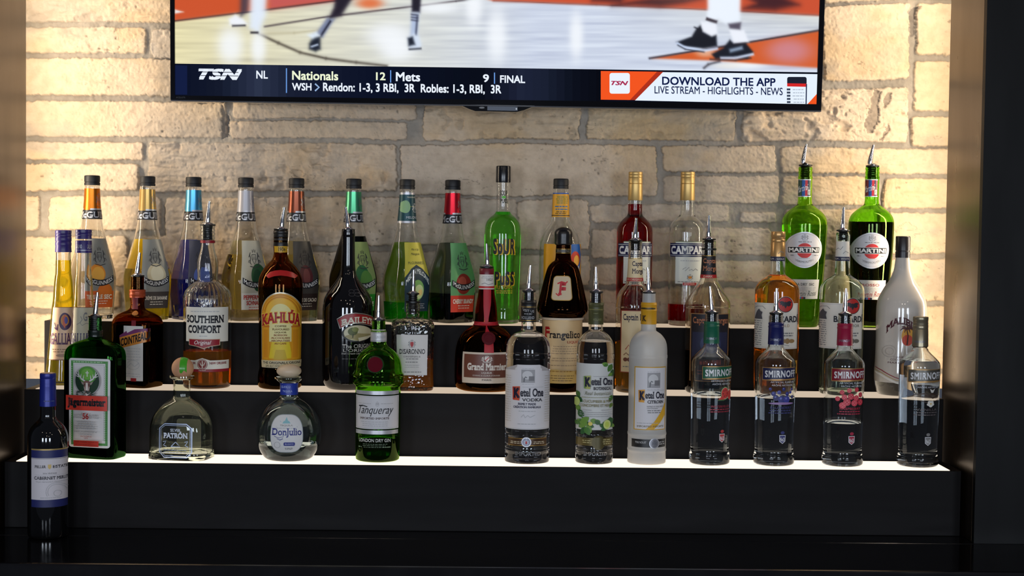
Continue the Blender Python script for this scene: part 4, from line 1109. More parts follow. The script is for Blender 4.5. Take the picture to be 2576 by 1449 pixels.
s.disc(509, 917, 13, P((130, 46, 40))); s.ring(509, 917, 11.5, 1, cr); s.stroke([(509, 908), (509, 926)], 2.4, cr); s.stroke([(503, 912), (505, 918), (509, 920), (513, 918), (515, 912)], 1.8, cr); s.text('NEW ORLEANS', 526, 911, 563, 917, wn, serif=True, bold=.02); s.text('BOURBON', 466, 911, 492, 917, wn, serif=True, bold=.02); s.text('LIQUEUR', 500, 930.5, 518, 934, cr); s.build('lower_label')

b = Bottle('liqueur_bottle', 'brown coffee liqueur bottle with arched yellow label and tilted steel pourer', 'bottle', 706, R2, Z2,
           [(578, 17), (619, 18), (635, 17), (645, 18.5), (655, 23), (662, 30), (668, 36), (676, 42), (688, 49), (704, 54), (722, 55.2), (800, 53.5), (905, 52), (924, 51), (934, 53.2), (948, 55), (960, 55), (971, 53), (978, 48)], yref=640)
b.glass(GLASS((.62, .36, .15)), 722); b.liquid((.13, .055, .02), 722.5)
b.pourer(576, 17.5, (715.5, 521.5), 586, 13, bx=709, bdx=-2)
b.turn('capsule', [(P((18, 17, 18), .4), [(580, 17.5), (582, 18.3), (588, 18.3), (589, 17.5), (596, 18), (597, 17.4), (604, 18.3), (605, 17.6), (619, 18.6)])])
s = b.sheet(627); s.rect(690, 619, 726, 635, P((206, 160, 40), .4)); s.text('1936', 700, 622, 717, 632, INK, serif=True, bold=.01); s.build('neck_band')
s = b.sheet(692); s.poly([(668, 694), (676, 685), (690, 681), (706, 679.5), (722, 681), (736, 685), (745, 694), (738, 700), (722, 695), (706, 693), (690, 695), (676, 700)], P((170, 26, 26), .35)); s.build('shoulder_arc')  # plain red arc laid across the shoulder glass
s = b.sheet(850)
def archp(hw, top, foot, side): return [(705 - hw, foot), (705 - hw, side)] + [(705 + hw * math.cos(math.radians(a)), side - (side - top) * math.sin(math.radians(a))) for a in range(170, 5, -10)] + [(705 + hw, side), (705 + hw, foot)]
s.poly(archp(49.5, 735, 926, 792), P((196, 190, 170), .35, .5)); s.poly(archp(48, 738, 925, 792), P((212, 150, 30), .45)); s.poly(archp(37, 750, 800, 792), P((226, 176, 60))); s.poly(archp(28, 764, 860, 800), P((224, 214, 150)))
for hw_, tp in ((45, 742), (40, 747)): s.stroke([(705 + hw_ * math.cos(math.radians(a)), 792 - (792 - tp) * math.sin(math.radians(a))) for a in range(170, 5, -10)], 1, P((170, 90, 30)))
s.poly([(684, 860), (726, 860), (734, 902), (676, 902)], P((214, 186, 30))); s.poly([(694, 880), (716, 880), (722, 905), (688, 905)], P((190, 160, 24)))
for x0 in (660, 731): s.rect(x0, 822, x0 + 17, 904, P((216, 150, 26))); s.rect(x0 + 3, 830, x0 + 14, 900, P((206, 134, 24))); s.rect(x0 - 1, 820, x0 + 18, 824, P((196, 110, 30)))
s.rect(656.5, 907, 754, 925, P((206, 190, 150))); s.text('THE ORIGINAL/L\'ORIGINAL', 661, 909.5, 750, 916, INK, bold=.02); s.text('20% ALC./VOL.', 668, 918.5, 706, 924, INK)
for d, m in ((1.6, P((236, 196, 70))), (0, P((168, 24, 36)))):
    s.text('KAHLÚA', 659 - d, 778 - d * 1.2, 748 + d, 812 + d, m, serif=True, bold=.055 if d else .03, arch=7, grow=.12)
for i, t in enumerate(('COFFEE', 'FLAVOURED', 'LIQUOR')): s.text(t, 692 - 6 * (i == 1), 818 + 8 * i, 719 + 6 * (i == 1), 823 + 8 * i, P((120, 90, 30)), bold=.01)
for i, (t, h) in enumerate((('BOISSON', 15), ('ALCOOLISEE', 22), ('AROMATISEE', 22), ('AU CAFE', 14))): s.text(t, 705 - h, 841 + 7 * i, 705 + h, 845.5 + 7 * i, P((150, 70, 20)), bold=.01)
s.build('front_label')

b = Bottle('liqueur_bottle', 'black cream liqueur bottle with red arched banner and oval tree picture, steel pourer', 'bottle', 876, R2, Z2,
           [(578, 16.5), (592, 17), (594, 16.2), (610, 16.4), (640, 16.8), (672, 18), (690, 21), (708, 31), (724, 43), (740, 54), (755, 60), (775, 62.8), (820, 63.2), (930, 63), (955, 61.5), (968, 56), (977, 46)], yref=640)
b.solid(P((9, 7, 8), .06, 0, .3))
b.pourer(577, 16.5, (869.8, 520.5), 584, 13, bx=874.5, bdx=2)
s = b.sheet(736)
for k in (-1, 1):
    for j in (-1, 1): s.ring(891 + k * 6.5, 737 + j * 4, 7.5, 1.2, P((80, 78, 80), .3, .5), 4.6)
s.build('embossed_knot')
s = b.sheet(820)
def ban(d): return [(850 - d, 806 - d), (868, 793.5 - d), (893, 790 - d), (915, 793.5 - d), (935 + d, 803 - d), (933 + d, 823 + d), (914, 813.5 + d), (893, 811 + d), (874, 814 + d), (858 - d, 824 + d)]
s.poly(ban(3.4), P((176, 170, 160), .35, .5)); s.poly(ban(2), P((30, 20, 20))); s.poly(ban(.8), P((146, 26, 28), .4)); s.text('BAILEYS', 858, 797, 931, 813, P((220, 214, 196)), serif=True, bold=.02, arch=8)
s.disc(896, 839, 36, P((30, 34, 34)), 22); s.disc(898, 838, 33, P((196, 190, 160)), 19.5); s.poly([(866, 846), (890, 838), (930, 842), (926, 850), (900, 857), (878, 853)], P((150, 140, 96))); s.disc(887, 834, 12, P((84, 92, 50)), 10); s.disc(893, 829, 8, P((120, 126, 70)), 6); s.line(888, 840, 887, 850, 2.4, P((50, 50, 30))); s.poly([(900, 850), (932, 843), (920, 854), (902, 859)], P((206, 200, 176)))
pt = P((190, 186, 180)); s.text('The ORIGINAL', 861, 866, 932, 876, pt, serif=True); s.text("L'ORIGINALE", 863, 878, 934, 885, pt, serif=True); s.text('Irish Cream Liquor', 860, 887, 912, 893, pt, shear=.3); s.fine(856, 930, [902], 1.6, P((90, 88, 84)))
s.build('front_label')

b = Bottle('liqueur_bottle', 'square hammered-glass almond liqueur bottle with silver label, orange liqueur low, steel pourer', 'bottle', 1038.5, R2, Z2,
           [(757, 15.5), (764, 16.5), (766, 17.6), (795, 17), (799, 19), (802, 34), (806, 48), (813, 54), (822, 55.5), (850, 55), (930, 53.5), (958, 54.5), (970, 55), (978, 52)],
           n=[(797, 2), (803, 2.6), (812, 4.5), (978, 5)], ratio=.95, rot=6, yref=780)
b.glass(GLASS((.985, .98, .96), 0, 1.42, .5), 902, seg=72); b.liquid((.95, .48, .08), 902.5, haze=.2)
b.pourer(738, 16, (1040.5, 679), 790, 11.5, bx=1039); b.turn('neck_ring', [(RUBBER, [(757, 12), (757.5, 18), (761, 18), (762, 12)])])
s = b.sheet(890); s.rect(998.5, 842, 1075, 944, P((192, 188, 184), .45, .15)); s.text('DISARONNO', 1004.5, 878, 1069, 890.5, INK, serif=True, bold=.012); s.crest(1036, 864, 20, 20, GREY); s.poly([(1032, 860), (1040, 860), (1040, 868), (1036, 874), (1032, 868)], P((170, 40, 44)))
s.text('ORIGINALE', 1015, 895, 1058, 899, GREY, serif=True); s.fine(1018, 1054, [902, 910], 1.8, GREY); s.fine(1016, 1056, [918, 923], 1.4, LGREY); s.fine(1012, 1060, [935], 1.8, GREY); s.build('front_label')

b = Bottle('liqueur_bottle', 'broad amber cognac liqueur bottle with red neck ribbon, dark wax seal and brown label', 'bottle', 1224, R2, Z2,
           [(677, 17.5), (690, 18), (728, 19.5), (745, 22), (780, 27), (805, 28.5), (812, 29), (818, 32.5), (824, 41), (832, 52), (845, 64), (862, 72), (885, 76.5), (915, 78), (945, 78), (962, 77), (975, 72), (984, 62), (987, 56)], yref=720)
b.glass(GLASS((.62, .24, .06)), 850); b.liquid((.22, .06, .02), 850.5)
b.pourer(671, 18, (1224, 613), 678, 13, bx=1226)
b.turn('capsule', [(P((110, 18, 34), .35), [(675, 17.8), (676, 18.6), (690, 18.8)])])
s = b.sheet(709); s.rect(1204, 690, 1245, 728, P((220, 214, 206))); s.text('1827', 1224, 701, 1239, 706.5, INK, serif=True); s.fine(1210, 1240, [695, 699], 1.4, LGREY); s.stroke([(1212, 715), (1220, 712), (1228, 716), (1240, 713)], 1.2, GREY); s.rect(1204, 720, 1245, 725, P((190, 40, 40))); s.build('neck_label')
rbn = P((178, 24, 38), .55)
b.turn('ribbon_band', [(rbn, [(808, 28.6), (808.5, 30.2), (814, 30.6), (817, 33.5)])])
s = b.sheet(780, off=.0006); s.poly([(1213, 728), (1239, 728), (1236, 760), (1228, 806), (1224, 818), (1219, 806), (1216, 770)], rbn); s.build('ribbon_front')
s = b.sheet(850, off=.0011); s.poly([(1223, 814), (1229, 826), (1240, 848), (1240, 887), (1219, 887), (1219, 848), (1221, 830)], rbn); s.build('ribbon_tail')
mbk = MB(); lathe(mbk, [(0, .0135), (.0016, .0138), (.0028, .012), (.003, .009), (.0022, .0085), (.0022, .001)], P((84, 8, 20), .65, 0, 0, .2), seg=28)
wx = mbk.build('wax_seal', b.root); pz = at(1229, 852, R2 - .054); wx.location = (pz.x - b.root.location.x, -.0555, pz.z - Z2); wx.rotation_euler = (math.radians(90 - 22), 0, math.radians(4))
s = b.sheet(925); s.rect(1162.5, 887, 1285, 965, P((206, 190, 172))); s.rect(1167, 892, 1281, 951, P((104, 58, 44), .45)); s.text('Grand Marnier', 1176, 914, 1273, 932, P((222, 214, 204)), serif=True, bold=.03); s.crest(1225, 903, 30, 17, P((222, 214, 204))); s.poly([(1219, 898), (1231, 898), (1231, 905), (1225, 911), (1219, 905)], P((220, 210, 200))); s.line(1220, 908, 1230, 899, 2, RED)
s.text('LIQUEUR', 1211, 936, 1238, 941, P((222, 214, 204)), serif=True); s.text("COGNAC & LIQUEUR D'ORANGE", 1190, 943, 1257, 947.5, P((206, 196, 186)), serif=True); s.text('PARIS', 1213, 954, 1236, 958, INK, bold=.01); s.build('front_label')

b = Bottle('liqueur_bottle', 'robed-shape brown hazelnut liqueur bottle with round black cap and tan label', 'bottle', 1416, R2, Z2,
           [(612, 18), (640, 19), (655, 21), (660, 28), (672, 38), (690, 44), (703, 47.5), (734, 55), (764, 62), (776, 64), (784, 62.5), (791, 57), (795, 53), (800, 51.5), (804, 51.2), (850, 51), (940, 51.5), (968, 51.5), (980, 49), (986, 44)], yref=700)
b.glass(GLASS((.33, .16, .07)), 690); b.liquid((.16, .075, .03), 690.5)
b.turn('cap', [(P((16, 15, 17), .3), [(571, 2), (571.8, 8), (574, 14), (578, 19), (583, 22), (590, 22.8), (598, 22), (604, 22.2), (613, 22.6), (616, 20)])])
s = b.sheet(634); s.rect(1398, 626, 1435, 637, P((16, 15, 17), .35)); s.rect(1398, 626, 1435, 627, GOLD); s.rect(1398, 636, 1435, 637, GOLD); s.text('ORIGIN OF ITALY', 1402, 629.5, 1432, 633.5, P((150, 140, 120))); s.build('neck_label')
s = b.sheet(725, off=.0012); s.rrect(1390, 694, 1438, 756, 9, GOLD); s.rrect(1391.5, 695.5, 1436.5, 754.5, 8, P((204, 184, 152))); s.text('F', 1404, 710, 1425, 742, P((190, 30, 44)), serif=True, bold=.03, shear=.08); s.stroke([(1402, 714), (1412, 709), (1424, 712), (1428, 708)], 3.4, P((190, 30, 44))); s.stroke([(1400, 738), (1406, 744), (1412, 740)], 2.6, P((190, 30, 44))); s.build('neck_badge')
b.turn('rope_ring', [(P((206, 190, 168), .7), [(797, 50), (797.5, 53.5), (799, 54.2), (801, 54.2), (803, 53), (804, 51)])])
s = b.sheet(880); tan = P((212, 182, 136), .55); s.rect(1365.5, 804, 1466, 965, tan); s.rect(1365.5, 806, 1466, 807.2, GOLD)
s.text('rangelico', 1382, 833, 1459, 857, P((40, 32, 28)), serif=True, bold=.012); s.text('F', 1371, 823, 1384, 850, P((190, 34, 34)), serif=True, bold=.02); s.text('LIQUOR', 1426, 858, 1460, 865, P((184, 44, 36)), serif=True, bold=.01)
for i, y in enumerate((871, 877, 883, 889, 901, 907, 919)): s.fine(1386, 1456, [y], 1.6, P((150, 124, 96)))
s.poly([(1366, 932), (1400, 930), (1440, 934), (1465, 930), (1465, 965), (1366, 965)], P((206, 170, 96))); s.disc(1456, 938, 9, GOLD); s.fine(1384, 1442, [933], 3, P((160, 120, 50))); s.fine(1386, 1444, [945, 951, 957], 1.6, P((120, 90, 50))); s.build('front_label')

def captain(cx, label, hw, yc, tip, dark, tx):
    b = Bottle('rum_bottle', label, 'bottle', cx, R2, Z2,
               [(yc + 5, 17), (yc + 10, 17.5), (645, 17.5), (698 if dark else 705, 20.6), (704 if dark else 712, 22), (716 if dark else 722, 30), (734, hw - 16 if dark else hw - 9), (750, hw - 6 if dark else hw - 2.5), (760, hw - 1), (768, hw), (773, hw), (775, hw - 1.5), (779, hw - .4), (900, hw - .6), (970, hw - 1), (980, hw - 3), (987, hw - 8)], yref=680, group='wide-shouldered rum bottles')
    b.glass(GLASS((.985, .965, .93)), 859 if not dark else 880); b.liquid((.96, .64, .14) if not dark else (.12, .045, .02), 859.5 if not dark else 880.5, haze=.2 if not dark else 0)
    b.pourer(yc, 17, tip, yc + 26 if not dark else 646, 12, bx=cx)
    if dark: b.turn('neck_ring', [(RUBBER, [(624, 14), (624.5, 18.8), (629, 18.8), (629.5, 14)])])
    pa = P((222, 200, 156)) if not dark else P((20, 18, 24)); tc = P((54, 42, 60)) if not dark else P((176, 112, 78)); y0, y1 = (650, 699) if not dark else (643, 691)
    s = b.sheet((y0 + y1) / 2)
    s.rect(cx - 19.5, y0, cx + 19.5, y1, pa); s.rect(cx - 19.5, y0, cx + 19.5, y0 + 1.2, GOLD); s.text('Captain', cx - 12 + tx, y0 + 7, cx + 22 + tx, y0 + 23, tc, serif=True, bold=.012, arc=False); s.text('Morgan', cx - 12 + tx, y0 + 26, cx + 22 + tx, y0 + 42, tc, serif=True, bold=.012)
    s.rect(cx - 19.5, y1, cx + 19.5, y1 + 8.5, P((176, 34, 36))); s.text('DARK' if dark else 'RUM ORIGINAL', cx - 10 if dark else cx - 17, y1 + 2, cx + 10 if dark else cx + 17, y1 + 6.6, P((226, 200, 170)), serif=True)
    s.build('neck_label')
    s = b.sheet(850)
    x0, x1 = (cx - 35, cx + 46) if not dark else (cx - 43, cx + 54)
    T, B = (781, 938) if not dark else (789, 960)
    s.rect(x0, T, x1, B, P((150, 60, 40)) if not dark else P((150, 110, 70))); s.rect(x0 + 2, T + 2, x1 - 2, B - 2, P((222, 200, 156)) if not dark else P((22, 20, 30)))
    s.text('Captain Morgan', x0 + 6, T + 9, x1 - 3, T + 30, tc, serif=True, bold=.012)
    if not dark:
        s.disc(x0 + 12, 905, 5, P((110, 60, 40))); s.disc(x0 + 21, 905, 5, P((110, 60, 40))); s.stroke([(x0 + 8, 894), (x0 + 14, 888), (x0 + 20, 894)], 2, P((120, 70, 40))); s.stroke([(x0 + 12, 880), (x0 + 20, 868), (x0 + 24, 880), (x0 + 34, 869), (x0 + 38, 880), (x0 + 50, 871), (x0 + 56, 878)], 2.2, P((170, 70, 50))); s.fine(x0 + 6, x0 + 30, [922], 2, GREY)
    else:
        s.rect(x0 + 5, 836, x1 - 5, 900, P((30, 36, 66))); s.disc((x0 + x1) / 2, 866, 26, P((44, 54, 92)), 24); s.fine(x0 + 14, x1 - 14, [910], 8, P((120, 50, 40))); s.fine(x0 + 10, x1 - 10, [932, 940], 2, P((130, 60, 50)))
    s.build('front_label')
captain(1597.5, 'clear rum bottle with cream label, half full of golden rum, steel pourer', 48, 604, (1601, 548.5), False, 5)
captain(1782.5, 'clear broad-shouldered rum bottle with black label and dark rum, steel pourer', 57, 601, (1783.5, 542), True, 0)

def bacardi(cx, label, gold):
    b = Bottle('rum_bottle', label, 'bottle', cx, R2, Z2,
               [(585, 16.5), (592, 17.6), (608, 17), (648, 18.5), (680, 18.8), (690, 20), (696, 27), (703, 38.5), (710, 46), (720, 53), (731, 55.6), (745, 56), (880, 55.5), (960, 55), (978, 54), (988, 50), (991, 46)], yref=690, group='white-label rum bottles')
    wh = P((222, 216, 204), .5); dk = P((34, 34, 44)); ey = 766 if gold else 770; ex = cx + 19 if gold else cx + 25
    if gold:
        b.glass(CLEAR, 691); b.liquid((.94, .55, .12), 691.5, haze=.12)
        g = P((196, 152, 96), .32, .6); b.turn('cap', [(g, [(582, 14), (582.6, 17), (584, 18), (596, 18), (597, 17.2), (598, 18), (601, 17.2), (602, 18), (608, 18.2), (609, 17.6), (610, 18.3), (645, 18.8)])])
    else:
        b.glass(GLASS((.95, .985, .93))); b.pourer(579, 17, (2122, 521.5), 605, 12, bx=cx)
    s = b.sheet(630); t = 610 if gold else 607
    if not gold: s.rect(cx - 19, t, cx + 19, 648, wh)
    s.rect(cx - 19.4, 646, cx + 19.4, 656.5, P((24, 26, 60))); s.text('RUM - WHITE' if not gold else 'RUM - GOLD', cx - 17, 649, cx + 17, 653.6, wh); s.stroke([(cx - 15, 630), (cx - 8, 624), (cx - 4, 628), (cx + 2, 620)], 1.2, GREY); s.stroke([(cx + 2, 638), (cx + 8, 632), (cx + 16, 636)], 1.2, GREY)
    s.build('neck_label')
    s = b.sheet(820)
    s.rect(cx - 54.5, 763, cx + 54.5, 878, wh); s.disc(ex, ey + 2, 22.5, wh, seg=40); s.frame(cx - 53, 766, cx + 53, 875.5, .8, LGREY)
    s.disc(ex, ey, 20, dk, seg=40); s.disc(ex, ey, 18.2, P((186, 40, 34)), seg=40)
    bt = [(0, -8), (2, -5.5), (6, -8), (12, -9), (16.5, -5), (13, -3), (14, 2), (9, 0), (8, 5), (4, 3), (0, 10), (-4, 3), (-8, 5), (-9, 0), (-14, 2), (-13, -3), (-16.5, -5), (-12, -9), (-6, -8), (-2, -5.5)]
    s.poly([(ex + x, ey + y) for x, y in bt], dk)
    s.text('BACARDÍ', cx - 20, 791, cx + 53.5, 811, dk, bold=.025)
    s.text('GOLD' if gold else 'SUPERIOR', cx + 2 if gold else cx - 8, 816, cx + 30 if gold else cx + 44, 823, P((150, 110, 60)) if gold else dk, space=1.2)
    if gold: pass
    s.fine(cx - 12, cx + 44, [837, 843], 3, GREY); s.fine(cx - 52, cx - 34, [808 + 5.5 * i for i in range(12)], 1.7, GREY)
    s.stroke([(cx - 51, 779), (cx - 44, 772), (cx - 34, 771), (cx - 28, 778)], 1, GREY); s.poly([(cx - 48, 804), (cx - 46, 790), (cx - 44, 783), (cx - 41, 778), (cx - 38, 784), (cx - 34, 786), (cx - 36, 794), (cx - 34, 804)], P((80, 80, 86)))
    for i, c in enumerate((-4, 8, 16, 25, 36)): s.disc(cx + c, 858, 6 if i % 2 else 8, P((150, 120, 80)) if gold else P((110, 106, 96)), 7 if i % 2 else 5)
    s.stroke([(cx - 10, 869), (cx + 10, 866), (cx + 30, 870)], 1.2, GREY)
    s.build('front_label')
    if gold:
        s = b.sheet(930); s.rect(cx + 43, 908, cx + 53.5, 941, P((206, 150, 50))); s.disc(cx + 48, 920, 3.4, P((90, 60, 30)), 6); s.build('side_sticker')
bacardi(1956, 'white-label bottle full of golden orange rum with gold screw cap', True)
bacardi(2119, 'empty clear white-label rum bottle with steel pourer, behind the crimson-collared vodka', False)

b = Bottle('rum_bottle', 'opaque white coconut rum bottle with black cap and palm tree sunset print', 'bottle', 2269, R2, Z2,
           [(646, 16.5), (650, 17.5), (675, 20.5), (690, 25), (705, 32), (722, 43), (740, 53), (757, 60), (775, 62.5), (800, 63), (850, 62.3), (905, 63), (935, 64.5), (958, 63.5), (975, 60.5), (990, 54), (998, 48)], yref=720)
whg = P((206, 196, 184), .12, 0, .4)
b.glass(whg, hollow=False, split=(958, CLEAR))
b.screwcap(594, 648, 18.5, P((28, 20, 24), .35))
s = b.sheet(860); mar = P((84, 30, 40)); s.text('MALIBU', 2234, 798, 2306, 816, mar, serif=True, bold=.03, arch=26); s.build('name_print'); s = b.sheet(860)
s.disc(2283, 846, 15, P((226, 160, 50)), 24); s.disc(2283, 856, 13.5, P((206, 70, 40)), 14); s.stroke([(2282, 868), (2284, 845), (2280, 826)], [4, 3, 2.6], P((70, 24, 20)))
for dx, dy in ((-17, 4), (-13, -6), (-6, 9), (14, -5), (17, 5), (8, 9), (2, -9)): s.stroke([(2281, 828), (2281 + dx * .6, 828 + dy * .4 - 4), (2281 + dx, 828 + dy)], [3.4, 4.4, 1], P((80, 30, 24)))
s.build('palm_print'); s = b.sheet(890); s.ring(2241, 885, 15, 1, P((170, 160, 150))); s.ring(2241, 885, 9, 1, P((170, 160, 150))); s.build('seal_print'); s = b.sheet(905); s.text('CARIBBEAN', 2250, 897, 2296, 901, mar); s.text('COCONUT', 2243, 903, 2282, 908, mar); s.text('MARIBE', 2238, 911, 2276, 915.5, mar); s.build('small_print')
s = b.sheet(945)
for d, m in ((0, P((150, 40, 44))), (6, P((190, 160, 110))), (12, P((226, 220, 210)))):
    s.stroke([(2205, 926 + d), (2213, 927 + d), (2225, 934 + d), (2240, 944 + d), (2255, 951 + d), (2270, 954 + d), (2300, 952 + d), (2325, 944 + d)], 2 if d < 12 else 5, m)
s.build('wave_stripes')

# ------------------------------------------------------------------ bottom step
jg = GLASS((.17, .54, .15))
b = Bottle('liqueur_bottle', 'square green herbal liqueur bottle with stag label and red band, steel pourer', 'bottle', 239.5, R1, Z1,
           [(796, 16.5), (847, 17.5), (851, 19), (856, 34), (861, 48), (867, 60), (874, 68), (884, 73.5), (898, 75.5), (920, 75.5), (1120, 75.5), (1142, 75), (1150, 73), (1154, 70)],
           n=[(850, 2), (858, 2.8), (880, 5), (1154, 6)], ratio=.56, rot=-15, yref=900)
b.glass(jg, 905, seg=88); b.liquid((.12, .09, .04), 905.5)
b.pourer(795.5, 17.5, (245.5, 735), 848, 13, bx=240)
b.turn('neck_ring', [(P((14, 26, 18), .3), [(830, 14), (831, 18.3), (838, 18.3), (840, 17.4), (846, 18), (847, 14)])])
s = b.sheet(1010); wh = P((214, 212, 210), .5); gr = P((74, 140, 70)); rd = P((206, 52, 34)); dg = P((26, 56, 36))
s.rrect(170, 902, 279, 1126, 7, wh, 4); s.frame(176, 908, 273.5, 1120, 6, gr); s.frame(184, 917, 265, 1106, .8, LGREY)
s.fine(180, 270, [909.6], 2.6, P((170, 200, 160))); 
for x in (177.4, 268.8): 
    for k in range(34): s.rect(x, 922 + k * 2.2 * 2.5, x + 2.8, 925 + k * 2.2 * 2.5, P((150, 186, 140))) if 922 + k * 5.5 < 1115 else None
cx_ = 224.5
s.disc(cx_, 957, 33.5, LGREY, 36, 40); s.disc(cx_, 957, 32, dg, 34.5, 40); s.disc(cx_, 942, 25, P((86, 150, 60)), 21, 32); s.disc(cx_, 940, 17, P((110, 172, 70)), 14)
s.rect(cx_ - 1.2, 932, cx_ + 1.2, 947, wh); s.rect(cx_ - 4.5, 936, cx_ + 4.5, 938.2, wh)
for k in (-1, 1):
    s.stroke([(cx_ + k * 6, 958), (cx_ + k * 15, 953), (cx_ + k * 22, 944), (cx_ + k * 23, 934)], [4, 3.6, 3, 1.4], wh)
    for (xa, ya, xb, yb) in ((11, 955, 9, 943), (17, 951, 16, 940), (22, 945, 29, 937), (21, 948, 30, 945)): s.stroke([(cx_ + k * xa, ya), (cx_ + k * (xa + xb) / 2, (ya + yb) / 2), (cx_ + k * xb, yb)], [3, 2.4, 1], wh)
    s.poly([(cx_ + k * 6, 963), (cx_ + k * 17, 958), (cx_ + k * 13, 966), (cx_ + k * 7, 968)], P((150, 140, 130)))
hd = P((120, 84, 74)); lt = P((216, 204, 196)); dk_ = P((60, 34, 32))
s.poly([(cx_ - 10, 994), (cx_ - 7, 980), (cx_ - 8, 970), (cx_ + 8, 970), (cx_ + 7, 980), (cx_ + 11, 994)], hd)
s.poly([(cx_ - 9, 959), (cx_, 956), (cx_ + 9, 959), (cx_ + 8, 970), (cx_ + 5, 983), (cx_ + 2, 987), (cx_ - 2, 987), (cx_ - 5, 983), (cx_ - 8, 970)], hd)
s.poly([(cx_ - 2.5, 962), (cx_ + 2.5, 962), (cx_ + 3.5, 978), (cx_ + 2.5, 984), (cx_ - 2.5, 984), (cx_ - 3.5, 978)], lt); s.poly([(cx_ - 8, 994), (cx_ - 2, 988), (cx_ + 6, 990), (cx_ + 8, 995), (cx_, 998)], lt)
for k in (-1, 1): s.poly([(cx_ + k * 4, 966), (cx_ + k * 8, 965), (cx_ + k * 5, 970)], dk_); s.stroke([(cx_ + k * 7, 972), (cx_ + k * 5, 981)], 1.4, lt)
s.disc(cx_, 983, 2.6, INK, 1.8)
for i in range(26): s.disc(cx_ + random.uniform(-27, 27), 989 + random.uniform(-5, 5), 3.2, random.choice((P((60, 66, 60)), P((120, 122, 116)), P((170, 170, 164)))), 2)
s.poly([(170, 994), (279, 994), (279, 1031), (170, 1031)], rd); s.text('Jägermeister', 175, 1000, 275.5, 1026, INK, serif=True, bold=.035)
s.text('56', 215, 1038, 231.5, 1053, P((190, 40, 40)), bold=.02); s.text('SELECTED', 193, 1041, 213, 1045.5, GREY); s.text('BOTANICALS', 190, 1047, 213, 1051, GREY); s.text('INGREDIENTS', 234, 1041, 258, 1045.5, GREY); s.text('SELECTIONNES', 234, 1047, 259, 1051, GREY)
for y in (1059, 1064.5, 1070, 1075.5): s.fine(197, 252, [y], 2.6, LGREY)
s.text('MAST-JÄGERMEISTER SE', 195, 1082, 254, 1087, GREY); s.fine(208, 244, [1090], 1.6, LGREY); s.text('SINCE/DEPUIS', 210, 1094, 240, 1098, P((190, 80, 70))); s.text('1878', 220, 1099, 230, 1102, P((190, 80, 70)))
s.rect(192, 1106.5, 259, 1121, rd); s.text('THE HERBAL LIQUEUR', 196, 1108.5, 255, 1112.5, P((130, 40, 24))); s.text('LA LIQUEUR D\'HERBES', 196, 1115, 255, 1119, P((130, 40, 24)))
s.build('front_label')

b = Bottle('tequila_bottle', 'squat empty clear tequila bottle with cork ball stopper patched green', 'bottle', 457, R1, Z1,
           [(945, 32), (950, 32.2), (953, 24), (956, 22), (975, 21.8), (999, 22.5), (1004, 27), (1010, 36), (1017, 46), (1026, 56), (1040, 67), (1056, 74), (1075, 77.5), (1110, 78), (1138, 78), (1143, 79.5), (1152, 79.5), (1160, 76)],
           n=[(1000, 2), (1015, 2.4), (1060, 3.4), (1160, 4)], ratio=.72, rot=-10, yref=1050)
b.glass(GLASS((.97, .985, .94)), floor=.012, seg=72)
mbk = MB(); ck = P((186, 138, 104), .7); 
def ball(mb, rx, rz, mat, z0=0, seg=32, k=16): lathe(mb, [(z0 + rz * math.sin(a), max(rx * math.cos(a), 1e-4)) for a in [PI * (i / k - .5) for i in range(k + 1)]], mat, seg=seg)
ball(mbk, .0212, .0212, ck); o = mbk.build('cork_stopper', b.root); q = at(459.5, 926, R1) - b.root.location; o.location = q
mbk = MB(); v, f = [], []
for i in range(13):
    for j in range(9):
        r = .0215; x = r * (-.10 + .62 * j / 8); q = math.sqrt(r * r - x * x); e = math.radians(-16 + 126 * i / 12 - 8 * math.sin(j * .9))
        v.append((x, -q * math.cos(e), q * math.sin(e)))
        if i and j: n_ = i * 9 + j; f.append((n_ - 10, n_ - 9, n_, n_ - 1))
mbk.add(v, f, P((66, 160, 36), .25)); mbk.build('green_patch', o)
s = b.sheet(1110); bl = P((196, 210, 240), .35, .3)
def octo(d): return [(412 - d * .4, 1067 - d), (470 + d * .4, 1067 - d), (483 + d, 1078 - d * .4), (483 + d, 1138 + d * .4), (470 + d * .4, 1151 + d), (412 - d * .4, 1151 + d), (399.5 - d, 1138 + d * .4), (399.5 - d, 1078 - d * .4)]
o8 = octo(0) + octo(0)[:1]; s.stroke(o8, 2.2, bl); i8 = octo(-4); s.stroke(i8 + i8[:1], 1, bl)
s.build('label_outline'); s = b.sheet(1110); s.text('SILVER', 428, 1079, 455, 1086.5, P((226, 232, 244)), serif=True, bold=.015); s.text('PATRÓN', 410, 1086, 473, 1103, P((226, 232, 244)), serif=True, bold=.03)
for x in (414, 470): s.stroke([(x - 5, 1112), (x + 3, 1110), (x, 1116), (x - 4, 1120), (x + 4, 1124)], 1.4, bl)
s.stroke([(430, 1124), (438, 1116), (442, 1112), (446, 1116), (454, 1124), (430, 1124)], 1.8, bl); s.fine(408, 474, [1132, 1138], 1.4, P((140, 156, 196))); s.build('front_lettering')
s = b.sheet(1110, back=True); s.X = lambda x: x; s.rrect(-34, 1068, 34, 1144, 6, TRANSLUCENT((190, 186, 176))); s.build('back_label')

